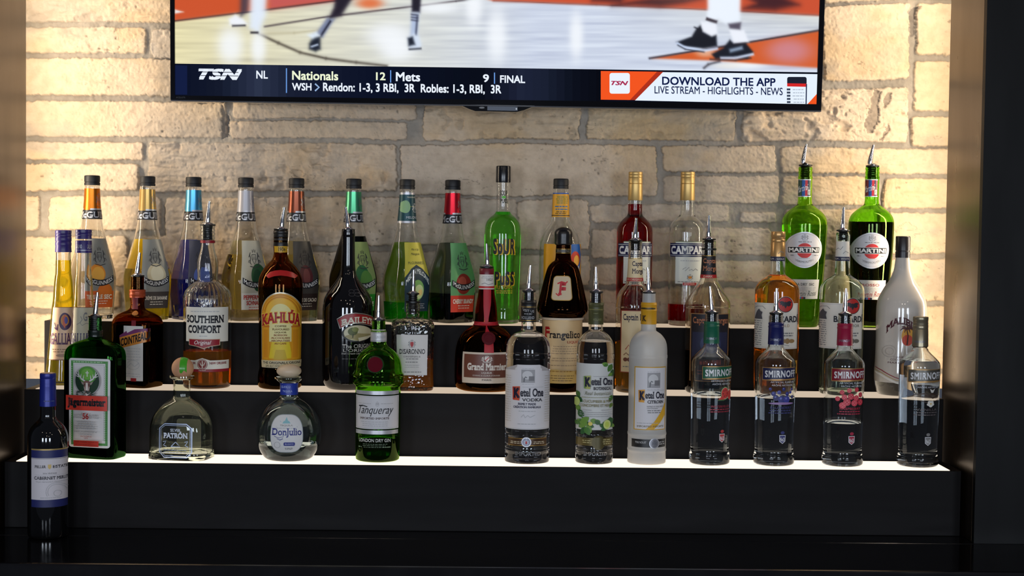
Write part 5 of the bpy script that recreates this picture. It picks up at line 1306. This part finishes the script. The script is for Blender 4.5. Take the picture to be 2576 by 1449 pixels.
b = Bottle('tequila_bottle', 'round clear tequila bottle with white label, domed wooden stopper and blue neck band', 'bottle', 726.5, R1, Z1,
           [(947, 32), (951, 32.6), (957, 30), (961, 24), (966, 22.5), (994, 22.8), (1001, 24.5), (1005, 30), (1011, 41), (1020, 53), (1032, 64), (1048, 73.5), (1068, 80), (1088, 82), (1108, 80.5), (1126, 75), (1142, 65.5), (1153, 55), (1160, 47)], yref=1050)
b.glass(GLASS((.94, .975, .98)), 1115.5, floor=.010); b.liquid((.97, .985, .985), 1116)
mbk = MB(); ball(mbk, .0240, .0132, P((214, 190, 160), .45)); o = mbk.build('stopper', b.root); o.location = at(727, 933, R1) - b.root.location
s = b.sheet(980); s.rect(704, 964.5, 749.5, 994, P((30, 52, 150), .4)); s.text('BLANCO', 708, 970, 730, 976.5, P((170, 184, 224)), serif=True); s.text('TEQUILA', 711, 982, 735, 987.5, P((170, 184, 224)), serif=True); s.build('neck_band')
s = b.sheet(1088)
oval = [(720 + 41 * math.copysign(abs(math.cos(t)) ** .55, math.cos(t)), 1092 + 48 * math.copysign(abs(math.sin(t)) ** .62, math.sin(t))) for t in [2 * PI * i / 44 for i in range(44)]]
s.poly(oval, P((150, 160, 164))); s.poly([(720 + (x - 720) * .965, 1092 + (y - 1092) * .97) for x, y in oval], P((218, 216, 214), .5))
ag = P((140, 190, 196)); s.poly([(714, 1064), (720, 1050), (726, 1064)], ag); s.poly([(709, 1066), (731, 1066), (727, 1060), (713, 1060)], ag); s.stroke([(705, 1062), (702, 1060)], 1, ag); s.text('TEQUILA', 703, 1069, 737, 1073.5, P((130, 126, 120)), serif=True); s.fine(694, 746, [1077], 1.4, LGREY)
bl = P((44, 52, 132)); s.text('DonJulio', 683, 1078, 757, 1101, bl, serif=True, bold=.012)
s.stroke([(690, 1098), (700, 1102), (714, 1098), (708, 1106), (696, 1104), (704, 1108), (712, 1104)], 1.1, bl); s.rrect(713.5, 1113, 741.5, 1122, 3, bl); s.text('BLANCO', 717, 1115.5, 738, 1119.5, P((190, 196, 220)), serif=True); s.ring(697, 1120, 8, 1, LGREY); s.fine(716, 738, [1127, 1130], 1.4, GREY); s.build('front_label')

b = Bottle('gin_bottle', 'shaker-shaped green gin bottle with red wax disc and white label, steel pourer', 'bottle', 951, R1, Z1,
           [(806, 16.5), (829, 17), (832, 20), (860, 20), (866, 21), (872, 26), (880, 37), (890, 47), (903, 54.5), (920, 58.5), (934, 60), (938, 62), (942, 64.5), (946, 63.5), (956, 63.5), (961, 65), (965, 61), (969, 57.5), (974, 57.2), (1090, 56.3), (1140, 55.5), (1155, 54.5), (1162, 52), (1166, 48)],
           n=2.0, yref=1000)
b.glass(GLASS((.54, .81, .25)), 1098, seg=64); b.liquid((.30, .52, .26), 1098.5)
b.pourer(804, 16.5, (953, 743.5), 830, 12.5, bx=951.5)
s = b.sheet(846); s.rect(931.2, 829.6, 971.5, 860, P((190, 190, 192), .4, .3)); s.rect(931.2, 837, 971.5, 838.2, GREY); s.rect(931.2, 857, 971.5, 858, GREY); s.text('GIN', 944, 845, 954, 852, LGREY); s.text('TANQUERAY', 955, 845, 969, 852, LGREY); s.build('neck_label')
s = b.sheet(1040); gs = P((196, 196, 200), .35, .5); wl = P((206, 204, 206), .5)
s.rect(893.5, 984, 1000, 993.5, gs); s.rect(893.5, 996.5, 1000, 1080, wl); s.frame(895.5, 999, 998, 1077.5, .8, LGREY); s.rect(894, 1083, 999, 1093, gs)
s.text('Tanqueray', 902, 1021, 988, 1048, INK, shear=.42, bold=.0); s.stroke([(903, 1023), (912, 1021), (924, 1024)], 2.2, INK); s.text('IMPORTED IMPORTÉ', 906, 1049, 978, 1055.5, P((110, 90, 90)), serif=True, bold=.01); s.fine(908, 976, [1061, 1066, 1071], 1.4, LGREY); s.crest(949, 1016, 9, 13, LGREY); s.fine(900, 934, [1015], 1.2, LGREY); s.fine(956, 988, [1015], 1.2, LGREY)
s.text('LONDON DRY GIN', 905, 1104, 981, 1112.5, P((206, 206, 200)), bold=.02); s.fine(912, 976, [1117, 1121, 1125], 1.2, P((110, 130, 104))); s.fine(903, 912, [1124], 2.4, P((110, 130, 104))); s.fine(962, 984, [1124], 2.4, P((110, 130, 104))); s.build('front_label')
mbk = MB(); lathe(mbk, [(0, .0168), (.002, .0168), (.003, .0158), (.003, .0148)], P((22, 50, 16), .15), seg=32); lathe(mbk, [(.0012, .0146), (.0034, .0146), (.0040, .0135), (.0034, .012), (.0034, .001)], P((92, 6, 24), .8, 0, 0, .15), seg=32)
wx = mbk.build('wax_seal', b.root); q = at(944.5, 918, R1 - .044); wx.location = (q.x - b.root.location.x, -.0437, q.z - Z1); wx.rotation_euler = (math.radians(90 - 10), 0, math.radians(-7))

def haystack(s, x, y, w_, h):
    """small engraved picture on the vodka labels"""
    s.rect(x, y, x + w_, y + h, P((160, 158, 160))); s.disc(x + w_ * .45, y + h * .42, w_ * .38, P((206, 204, 204)), h * .32); s.rect(x + w_ * .55, y + h * .5, x + w_ * .95, y + h * .85, P((120, 118, 120)))
    s.stroke([(x + w_ * .2, y + h * .95), (x + w_ * .22, y + h * .7), (x + w_ * .3, y + h * .55), (x + w_ * .42, y + h * .62)], 2.4, P((90, 90, 94))); s.fine(x, x + w_, [y - 3, y + h + 3], 1, LGREY)
def ketel(cx, label, hw, yb, yc, tip, y1, capc, kind, rot, hn=19.4):
    # shared shape: rings at the shoulder and near the base
    k = (yb - 1167) 
    b = Bottle('vodka_bottle', label, 'bottle', cx, R1, Z1,
               [(yc + 3, 16.2), (y1 + 2, 17), (y1 + 52, hn - 1), (831, hn - .4), (834, hn + 3), (839, hw * .62), (846, hw * .76), (856, hw * .89), (868, hw * .96), (884, hw * .985), (891, hw * .985), (893, hw * 1.0), (899, hw * 1.0), (901, hw * .985), (1084, hw * .985), (1086, hw * 1.005), (1091, hw * 1.005), (1093, hw * .985), (1124, hw * .985), (1127, hw * 1.005), (1131, hw * 1.005), (1133, hw * .985), (1155 + k, hw * .995), (1163 + k, hw * .98), (1168 + k, hw * .90)], yref=950, group='round-shouldered vodka bottles')
    b.pourer(yc, 17.3, tip, y1, 11.8, bx=cx + (2 if kind != 'citroen' else 2))
    b.capsule(y1, y1 + 54.5, hn, hn + .4, capc, rings=(y1 + 6, y1 + 20))
    x = cx
    s = b.sheet(y1 + 35, grow=.0014)
    if kind == 'vodka':
        s.rect(x - 19, y1 + 17, x + 20, y1 + 18, GOLD); s.rect(x - 19, y1 + 51, x + 20, y1 + 52, GOLD)
        s.text('VISIT US', x - 13, y1 + 24, x + 15, y1 + 30, LGREY, serif=True, slope=.12); s.text('HOLLAND', x - 15, y1 + 41, x + 16, y1 + 48, LGREY, serif=True); s.fine(x - 10, x + 12, [y1 + 34], 2, LGREY); s.build('capsule_print')
    elif kind == 'botanical':
        s.text('VISIT', x - 4, y1 + 26, x + 8, y1 + 29, P((140, 140, 90))); s.text('HOLLAND', x - 4, y1 + 40, x + 16, y1 + 46, P((140, 140, 90))); s.rect(x - 18, y1 + 17, x + 19, y1 + 18, P((150, 144, 80))); s.build('capsule_print')
    else:
        s.rect(x - 20, y1 + 13.5, x + 20, y1 + 18, P((60, 50, 20))); s.text('K', x - 12, y1 + 33, x - 3, y1 + 48, P((60, 40, 20)), serif=True, bold=.04); s.build('capsule_print')
    s = b.sheet(1000)
    wl = P((216, 212, 214), .5)
    def logo(x0, y0, x1, y1_, kc, bg, sub, subw):
        kw = (x1 - x0) * .24; s.poly([(x0, y0 - 4), (x0 + kw, y0 - 6), (x0 + kw - 1, y1_ + 9), (x0 + 1, y1_ + 8)], bg); s.poly([(x0, y0 - 4), (x0 + kw * .35, y0 - 4.5), (x0 + kw * .35, y1_ + 8), (x0 + 1, y1_ + 8)], kc)
        s.text('K', x0 + 2, y0 - 2, x0 + kw + 1, y1_ + 3, P((24, 22, 50)), serif=True, bold=.05); s.text('etel One', x0 + kw + 1, y0 - 1, x1, y1_ - 1, P((28, 26, 44)), serif=True, bold=.022)
        s.line(x0 + kw + 6, y0 - 4, x1, y0 - 4, .8, LGREY)
        s.text(sub, x1 - subw, y1_ + 3, x1 - 2, y1_ + 11, P((60, 58, 66)), serif=True, bold=.02)
    if kind == 'vodka':
        b.glass(GLASS((.985, .985, .985)), 846, floor=.012); b.liquid((.985, .985, .99), 846.5)
        s.poly([(x - 56, 933), (x - 27, 931), (x - 27, 918), (x + 29, 918), (x + 29, 933), (x + 56, 935), (x + 56, 1081), (x - 56, 1081)], wl); s.rect(x - 55.5, 1078.5, x + 55.5, 1079.5, LGREY)
        haystack(s, x - 17, 930, 34, 33); logo(1290, 978, 1366, 999, P((196, 60, 40)), P((206, 84, 54)), 'VODKA', 53)
        s.text('FAMILY MADE', 1304, 1013.5, 1348, 1019.5, P((60, 60, 90)), serif=True, bold=.02); s.text('CRÉATION FAMILIALE', 1293, 1020.5, 1360, 1027, P((60, 60, 90)), serif=True, bold=.02); s.fine(1306, 1348, [1034], 1.6, LGREY); s.stroke([(1312, 1050), (1318, 1043), (1322, 1051), (1328, 1045), (1334, 1050), (1346, 1044)], 1.2, LGREY); s.fine(1302, 1350, [1066], 1.6, LGREY)
        for sx_ in (-1, 1): s.fine(x + sx_ * 47 - 7, x + sx_ * 47 + 7, [946 + 6 * i for i in range(20)], 1.3, P((190, 180, 170)))
        s.build('front_label'); s = b.sheet(1110); s.rect(x - 49, 1103, x + 47, 1122, P((74, 50, 28), .35, .3)); s.rect(x - 49, 1103, x + 47, 1104.2, GOLD); s.rect(x - 49, 1121, x + 47, 1122, GOLD); s.fine(x - 44, x - 16, [1111, 1115], 2, P((190, 176, 150))); s.fine(x + 12, x + 42, [1111, 1115], 2, P((190, 176, 150)))
        s.disc(x - 4, 1112.5, 12.5, SILVER); s.disc(x - 4, 1112.5, 10, P((120, 124, 140), .3, .4)); s.crest(x - 4, 1112.5, 13, 14, SILVER); s.poly([(x - 6, 1110), (x - 2, 1110), (x - 2, 1115), (x - 4, 1118), (x - 6, 1115)], RED); s.build('medal_band')
        s = b.sheet(1145); s.text('IMPORTED', x - 32, 1137, x + 32, 1147, P((150, 152, 156), .2, .6), serif=True); s.build('embossed_word')
    elif kind == 'botanical':
        b.glass(GLASS((.985, .985, .985)), 858, floor=.012); b.liquid((.985, .985, .985), 858.5)
        h = hw * .985
        s.rect(x - h, 915, x + h, 1082, P((206, 206, 202), .5)); lf = P((72, 120, 50)); lf2 = P((110, 150, 60)); lf3 = P((46, 92, 44))
        def leaf(px, py, l, a, m): a = math.radians(a); c, d = math.cos(a), math.sin(a); s.poly([(px + l * (u * c - v_ * d), py + l * (u * d + v_ * c)) for u, v_ in ((0, 0), (.25, .28), (.5, .32), (.8, .2), (1, 0), (.8, -.2), (.5, -.32), (.25, -.28))], m)
        for (px, py, l, a, m) in ((1540, 917, 22, 120, lf), (1530, 920, 18, 200, lf2), (1542, 930, 20, 95, lf3), (1528, 917, 12, 160, lf), (1541, 940, 14, 150, lf2), (1453, 985, 18, 70, lf), (1452, 1000, 20, 40, lf3), (1456, 1020, 18, 80, lf2), (1540, 995, 18, 110, lf), (1541, 1015, 14, 120, lf2)): leaf(px, py, l, a, m)
        for i in range(14): leaf(1452 + random.random() * 34, 1052 + random.random() * 26, 16 + 8 * random.random(), random.choice((-40, 20, 60, 200, 250, 120)), random.choice((lf, lf2, lf3)))
        for i in range(9): leaf(1508 + random.random() * 34, 1060 + random.random() * 18, 15, random.choice((-30, 30, 160, 220)), random.choice((lf, lf2, lf3)))
        s.disc(1456, 1012, 7, P((196, 214, 120)), 11); s.poly([(1516, 1078), (1522, 1060), (1534, 1050), (1542, 1056), (1538, 1072), (1526, 1081)], lf3); s.disc(1526, 1068, 9, P((206, 214, 130)), 11.5); s.disc(1526, 1068, 5, P((190, 206, 90)), 7); s.disc(1487, 1066, 5, P((226, 206, 100)))
        logo(1471, 951, 1537, 970, P((120, 150, 80)), P((176, 180, 100)), 'BOTANICAL', 44)
        ol = P((120, 120, 90)); s.text('Real botanicals', 1474, 985, 1534, 994, ol, shear=.3); s.fine(1466, 1538, [999], 2, P((170, 170, 140))); s.text('CUCUMBER & MINT', 1471, 1006, 1538, 1013, P((150, 140, 84)), bold=.01); s.text('CONCOMBRE ET MENTHE', 1465, 1016.5, 1540, 1023.5, P((150, 140, 84)), bold=.01); s.fine(1470, 1490, [1031], 1.8, LGREY); s.fine(1512, 1536, [1031], 1.8, LGREY); s.fine(1462, 1540, [1037, 1042, 1047], 1.4, LGREY)
        s.build('front_label'); s = b.sheet(1112); s.rect(x - 46, 1102, x + 46, 1122, P((96, 84, 44), .35, .3)); s.disc(1506, 1114, 17, P((78, 70, 36), .35, .3), 18); s.fine(1465, 1487, [1108, 1113], 2, P((180, 170, 120))); s.fine(1516, 1538, [1106, 1111, 1116], 2, P((180, 170, 120))); s.build('medal_band')
        s = b.sheet(1145); s.text('IMPORTED', x - 26, 1138, x + 30, 1147, P((150, 152, 156), .2, .6), serif=True); s.build('embossed_word')
    else:
        b.glass(FROST(), hollow=False)
        ye = P((206, 156, 30)); s.rect(1597, 923, 1676, 1082, ye); s.rect(1599, 925.5, 1674.5, 1080, wl); haystack(s, 1628, 938, 33, 38)
        s.poly([(1674.5, 1012), (1674.5, 1044), (1660, 1066), (1646, 1080), (1626, 1080), (1646, 1062), (1664, 1036)], P((222, 168, 40)))
        logo(1607, 986, 1671, 1004, P((206, 140, 50)), P((222, 160, 60)), 'CITROEN', 42); s.text('INSPIRED BY SMALL BATCH', 1628, 1021, 1670, 1024.5, GREY); s.text('CRAFTSMANSHIP', 1628, 1026, 1655, 1029, GREY); s.fine(1628, 1664, [1032, 1037], 2, GREY); s.text('IMPORTED IMPORTE', 1605, 1070.5, 1670, 1075, P((120, 110, 80)), serif=True); s.fine(1602, 1668, [1064], 1.4, LGREY)
        s.build('front_label'); s = b.sheet(1114); s.rect(1591, 1105.5, 1676, 1126, P((22, 22, 24), .4)); s.text('THE NOLET', 1599, 1111, 1626, 1116, P((200, 200, 200)), serif=True); s.fine(1658, 1674, [1112, 1117], 2, LGREY); s.disc(1646, 1116, 13, SILVER); s.disc(1646, 1116, 11, P((140, 140, 146), .3, .4)); s.crest(1646, 1116, 14, 15, P((80, 84, 100))); s.build('medal_band')
ketel(1328, 'tallest clear vodka bottle with white label and black neck capsule, steel pourer', 56.8, 1166, 731, (1334.5, 667.5), 754.7, P((18, 18, 20), .4), 'vodka', 0, 19.2)
ketel(1497, 'clear vodka bottle with leafy cucumber label and olive neck capsule, steel pourer', 47.7, 1169, 733, (1499, 671.5), 761, P((72, 72, 38), .45), 'botanical', 0, 18.8)
ketel(1629.5, 'frosted vodka bottle with lemon-yellow neck capsule and yellow framed label, steel pourer', 48.8, 1170.5, 735, (1629.5, 673), 760.5, P((206, 150, 20), .45), 'citroen', 0, 19.6)

def smirnoff(cx, cxc, yb, label, capc, bandc, yc, tip, y1, level, rot, fruit, flav):
    d = yb - 1177
    hw = 51
    b = Bottle('vodka_bottle', label, 'bottle', cx, R1, Z1,
               [((yc if yc else y1) + 3, 17), (y1 + 2, 17.8), (866 + d, 19), (872 + d, 19.8), (876 + d, 21.5), (883 + d, 27.5), (894 + d, 39), (901.5 + d, 46), (907 + d, 49.3), (915 + d, 51), (930 + d, 51), (1000 + d, 50), (1120 + d, 48), (1133 + d, 48), (1138 + d, 49.5), (1144 + d, 51.5), (1158 + d, 51.5), (1168 + d, 50.5), (1174 + d, 48), (1177 + d, 45)], yref=1000, group='tall flavoured vodka bottles')
    b.glass(GLASS((.975, .985, .985)), level, floor=.018); b.liquid((.96, .975, .99), level + .5, floor=.019)
    if yc:
        b.pourer(yc, 17.5, tip, y1, 12, bx=cxc + 1); b.capsule(y1, 866 + d, 18.8, 20, capc, rings=(y1 + 4, y1 + 12))
    else: b.turn('cap', [(capc, [(796, 15), (796.6, 18.5), (798, 19.2), (806, 19.2), (807, 18.4), (808, 19.3), (811, 18.5), (812, 19.3), (817, 18.6), (818, 19.3), (826, 19.3), (827, 18.8), (828, 19.4), (871, 20.3)])])
    ln = P((90, 94, 100), .4)
    s = b.sheet(840, grow=.0013); s.text('SMIRNOFF', cx - 9, 852 + d, cx + 17, 858 + d, P((140, 140, 150), .3, .5)); s.build('capsule_print')
    s = b.sheet(960, rot=rot); R_ = s.ar / s.mf
    X = s.X; s.X = lambda px: px - cx                      # arc coordinates round the bottle
    y0 = 925 + d
    s.poly([(cx - 47, y0), (cx + 50, y0 - 1), (cx + 50, y0 + 31), (cx - 47, y0 + 33)], P((196, 150, 90), .35, .5)); s.poly([(cx - 45.5, y0 + 1.5), (cx + 50, y0 + .5), (cx + 50, y0 + 27), (cx - 45.5, y0 + 31)], bandc)
    s.text('SMIRNOFF', cx - 39, y0 + 7, cx + 47, y0 + 24.5, P((222, 220, 220), .4, .1), bold=.03, slope=-.02, space=1.12)
    s.text('ARTIFICIAL FLAVOUR', cx - 24, y0 + 34, cx + 42, y0 + 39, P((196, 198, 204))); s.text('ARÔME ARTIFICIEL', cx - 21, y0 + 41, cx + 38, y0 + 46.5, P((196, 198, 204)))
    s.build('name_band')
    def arcsheet():
        q = b.sheet(960, rot=rot); q.X = lambda px: px - cx; return q
    s = arcsheet(); fruit(s, cx + 6, y0 + 70); s.build('fruit_print'); s = arcsheet()
    fc = flav[1]; s.text(flav[0], cx - 24, y0 + 98, cx + 36, y0 + 104, fc, bold=.02); s.fine(cx - 30, cx + 40, [y0 + 107, y0 + 113], 2.6, fc)
    s.build('flavour_print'); s = arcsheet()
    s.poly([(cx + 1, y0 + 170), (cx + 19, y0 + 170), (cx + 18.5, y0 + 186), (cx + 10, y0 + 192), (cx + 1.5, y0 + 186)], P((206, 206, 210), .4)); s.poly([(cx + 2.5, y0 + 171.5), (cx + 17.5, y0 + 171.5), (cx + 17, y0 + 185), (cx + 10, y0 + 190), (cx + 3, y0 + 185)], flav[2]); s.text('No21', cx + 3.5, y0 + 176, cx + 16.5, y0 + 186, P((214, 214, 218)), bold=.03); s.disc(cx + 10, y0 + 164, 5.5, flav[2], 4)
    s.build('shield_print')
def melonf(s, x, y):
    rd = P((206, 66, 60)); gn = P((60, 110, 60))
    s.disc(x + 10, y - 2, 15, gn, 17); s.disc(x + 10, y - 2, 13, P((220, 214, 180)), 15); s.disc(x + 10, y - 2, 12, rd, 14)
    for k in range(6): s.disc(x + 10 + 7 * math.cos(k), y - 2 + 8 * math.sin(k), 1, INK, 1.6)
    s.poly([(x - 12, y + 14), (x + 2, y + 2), (x + 6, y + 14)], rd); s.line(x - 12, y + 15, x + 7, y + 15, 2.4, gn); s.disc(x + 28, y + 2, 9, rd, 13)
def blueb(s, x, y):
    for i, (dx, dy, r) in enumerate(((-22, -4, 6), (-8, -8, 5), (4, -16, 5), (14, -4, 5.5), (24, -8, 4), (-16, 6, 7.5), (-2, 10, 9.5), (12, 10, 9), (30, 4, 4.5), (-30, -16, 4), (26, -16, 3))):
        s.disc(x + dx, y + dy, r, (P((46, 50, 120)), P((62, 66, 146)), P((36, 38, 96)))[i % 3]); s.disc(x + dx - r * .2, y + dy - r * .3, r * .3, P((110, 116, 190)))
    s.disc(x, y + 20, 34, P((150, 120, 170)), 3)
def raspb(s, x, y):
    for i, (dx, dy, r) in enumerate(((-24, -10, 6), (-6, -15, 6), (14, -17, 6), (-18, 2, 7), (-2, 0, 8), (12, 4, 7.5), (24, -4, 6.5), (-34, 6, 6), (-12, 14, 9), (6, 16, 8), (22, 14, 8), (-22, 22, 8))):
        s.disc(x + dx, y + dy, r, (P((196, 44, 62)), P((214, 70, 84)))[i % 2])
        for k in range(4): s.disc(x + dx + r * .45 * math.cos(k * 1.6), y + dy + r * .45 * math.sin(k * 1.6), r * .2, P((226, 110, 116)))
def vanil(s, x, y):
    br = P((60, 40, 30)); s.stroke([(x - 38, y - 6), (x - 10, y - 10), (x + 14, y + 2), (x + 38, y - 6)], [1, 3, 3, 1], br); s.stroke([(x - 36, y - 2), (x - 6, y - 1), (x + 12, y - 9), (x + 34, y - 2)], [1, 3, 3, 1], br); s.stroke([(x - 22, y + 8), (x + 4, y + 14), (x + 36, y + 6)], [1, 2.6, 1], br)
    for k in range(5): a = k * 1.257 + .3; s.disc(x + 8 + 6 * math.cos(a), y + 16 + 5 * math.sin(a), 5.4, P((220, 216, 206)), 3.6)
    s.disc(x + 8, y + 16, 2, P((206, 170, 70))); s.poly([(x + 8, y - 12), (x + 4, y - 22), (x + 12, y - 18), (x + 20, y - 23), (x + 14, y - 12)], P((206, 204, 196))); s.stroke([(x - 34, y - 18), (x - 26, y - 10), (x - 30, y - 22)], 2, P((190, 190, 180)))
smirnoff(1787, 1789, 1174, 'clear vodka bottle with dark green neck collar, green band and red melon print', P((20, 92, 66), .35), P((16, 84, 56), .4), 785, (1785.6, 720.5), 808, 989, 20, melonf, ('WATERMELON', P((150, 30, 50)), P((176, 50, 50))))
smirnoff(1949, 1951, 1177, 'clear vodka bottle with navy neck collar, navy band and blueberry print', P((20, 26, 84), .35), P((22, 26, 66), .4), 787, (1954, 725), 810, 996, 4, blueb, ('BLUEBERRY', P((40, 44, 104)), P((44, 48, 110))))
smirnoff(2122, 2124.5, 1179.5, 'clear vodka bottle with crimson neck collar, crimson band and raspberry print', P((150, 20, 56), .35), P((122, 14, 32), .4), 789.5, (2128.5, 725.5), 813, 1061, 3, raspb, ('RASPBERRY', P((170, 30, 60)), P((160, 30, 60))))
smirnoff(2311.5, 2313, 1182, 'clear vodka bottle with silver cap and vanilla flower print, last on the bottom step', P((150, 140, 116), .32, .7), P((96, 92, 84), .35, .4), None, None, 872, 906, 4, vanil, ('VANILLA', P((90, 80, 80)), P((120, 118, 116))))

# ------------------------------------------------------------------ wine on the counter
b = Bottle('wine_bottle', 'dark red wine bottle with blue capsule and white label, standing on the counter', 'bottle', 120.5, 2.920, Z_COUNTER,
           [(940, 18), (1021, 18.6), (1046, 18.8), (1054, 22), (1062, 30), (1072, 39.5), (1084, 46), (1098, 49.3), (1120, 50), (1320, 50), (1340, 49.5), (1350, 47), (1355, 44)], yref=1150)
b.solid(P((8, 8, 9), .05, 0, .4))
cp = P((28, 40, 128), .35, .25); b.turn('capsule', [(P((190, 170, 150), .4), [(937, 4), (937.4, 14), (938, 17)]), (cp, [(938, 16.5), (939, 19.2), (943, 19.8), (950, 19.8), (951, 19.2), (953, 19.8), (957, 19.2), (959, 19.8), (963, 19.2), (966, 19.8), (970, 19.2), (972, 19.8), (1021, 20.8)])])
s = b.sheet(990, grow=.0018); s.fine(108, 134, [1008], 3, P((60, 70, 120))); s.build('capsule_print')
s = b.sheet(1200); nv = P((30, 36, 92), .5)
s.rect(77, 1130, 168.5, 1277, nv); s.rect(77, 1130, 168.5, 1133.5, P((176, 150, 90), .4, .4)); s.rect(77, 1153, 168.5, 1258, P((206, 200, 204), .55)); s.rect(77, 1154.5, 168.5, 1155.3, INK)
s.text('PELLER', 87, 1171, 116, 1178, INK, serif=True, bold=.008); s.text('ESTATES', 131, 1171, 160, 1178, INK, serif=True, bold=.008); s.poly([(120, 1169), (127.5, 1169), (127.5, 1177), (123.7, 1181), (120, 1177)], P((176, 150, 90), .4, .4))
s.text('2016 VINTAGE', 108, 1189.5, 139, 1193, GREY, serif=True); s.rect(88, 1195.4, 160, 1196, LGREY); s.text('CABERNET MERLOT', 86, 1199, 161, 1207, P((50, 48, 60)), serif=True, bold=.008); s.text('VQA NIAGARA PENINSULA VQA', 90, 1211, 157, 1214.6, LGREY, serif=True)
s.ring(138, 1238, 23, .9, LGREY, a0=150, a1=350); s.ring(138, 1238, 19, .9, LGREY, a0=150, a1=350); s.ring(140, 1242, 8, .9, LGREY); s.fine(97, 150, [1252], 1.6, LGREY); s.build('front_label')
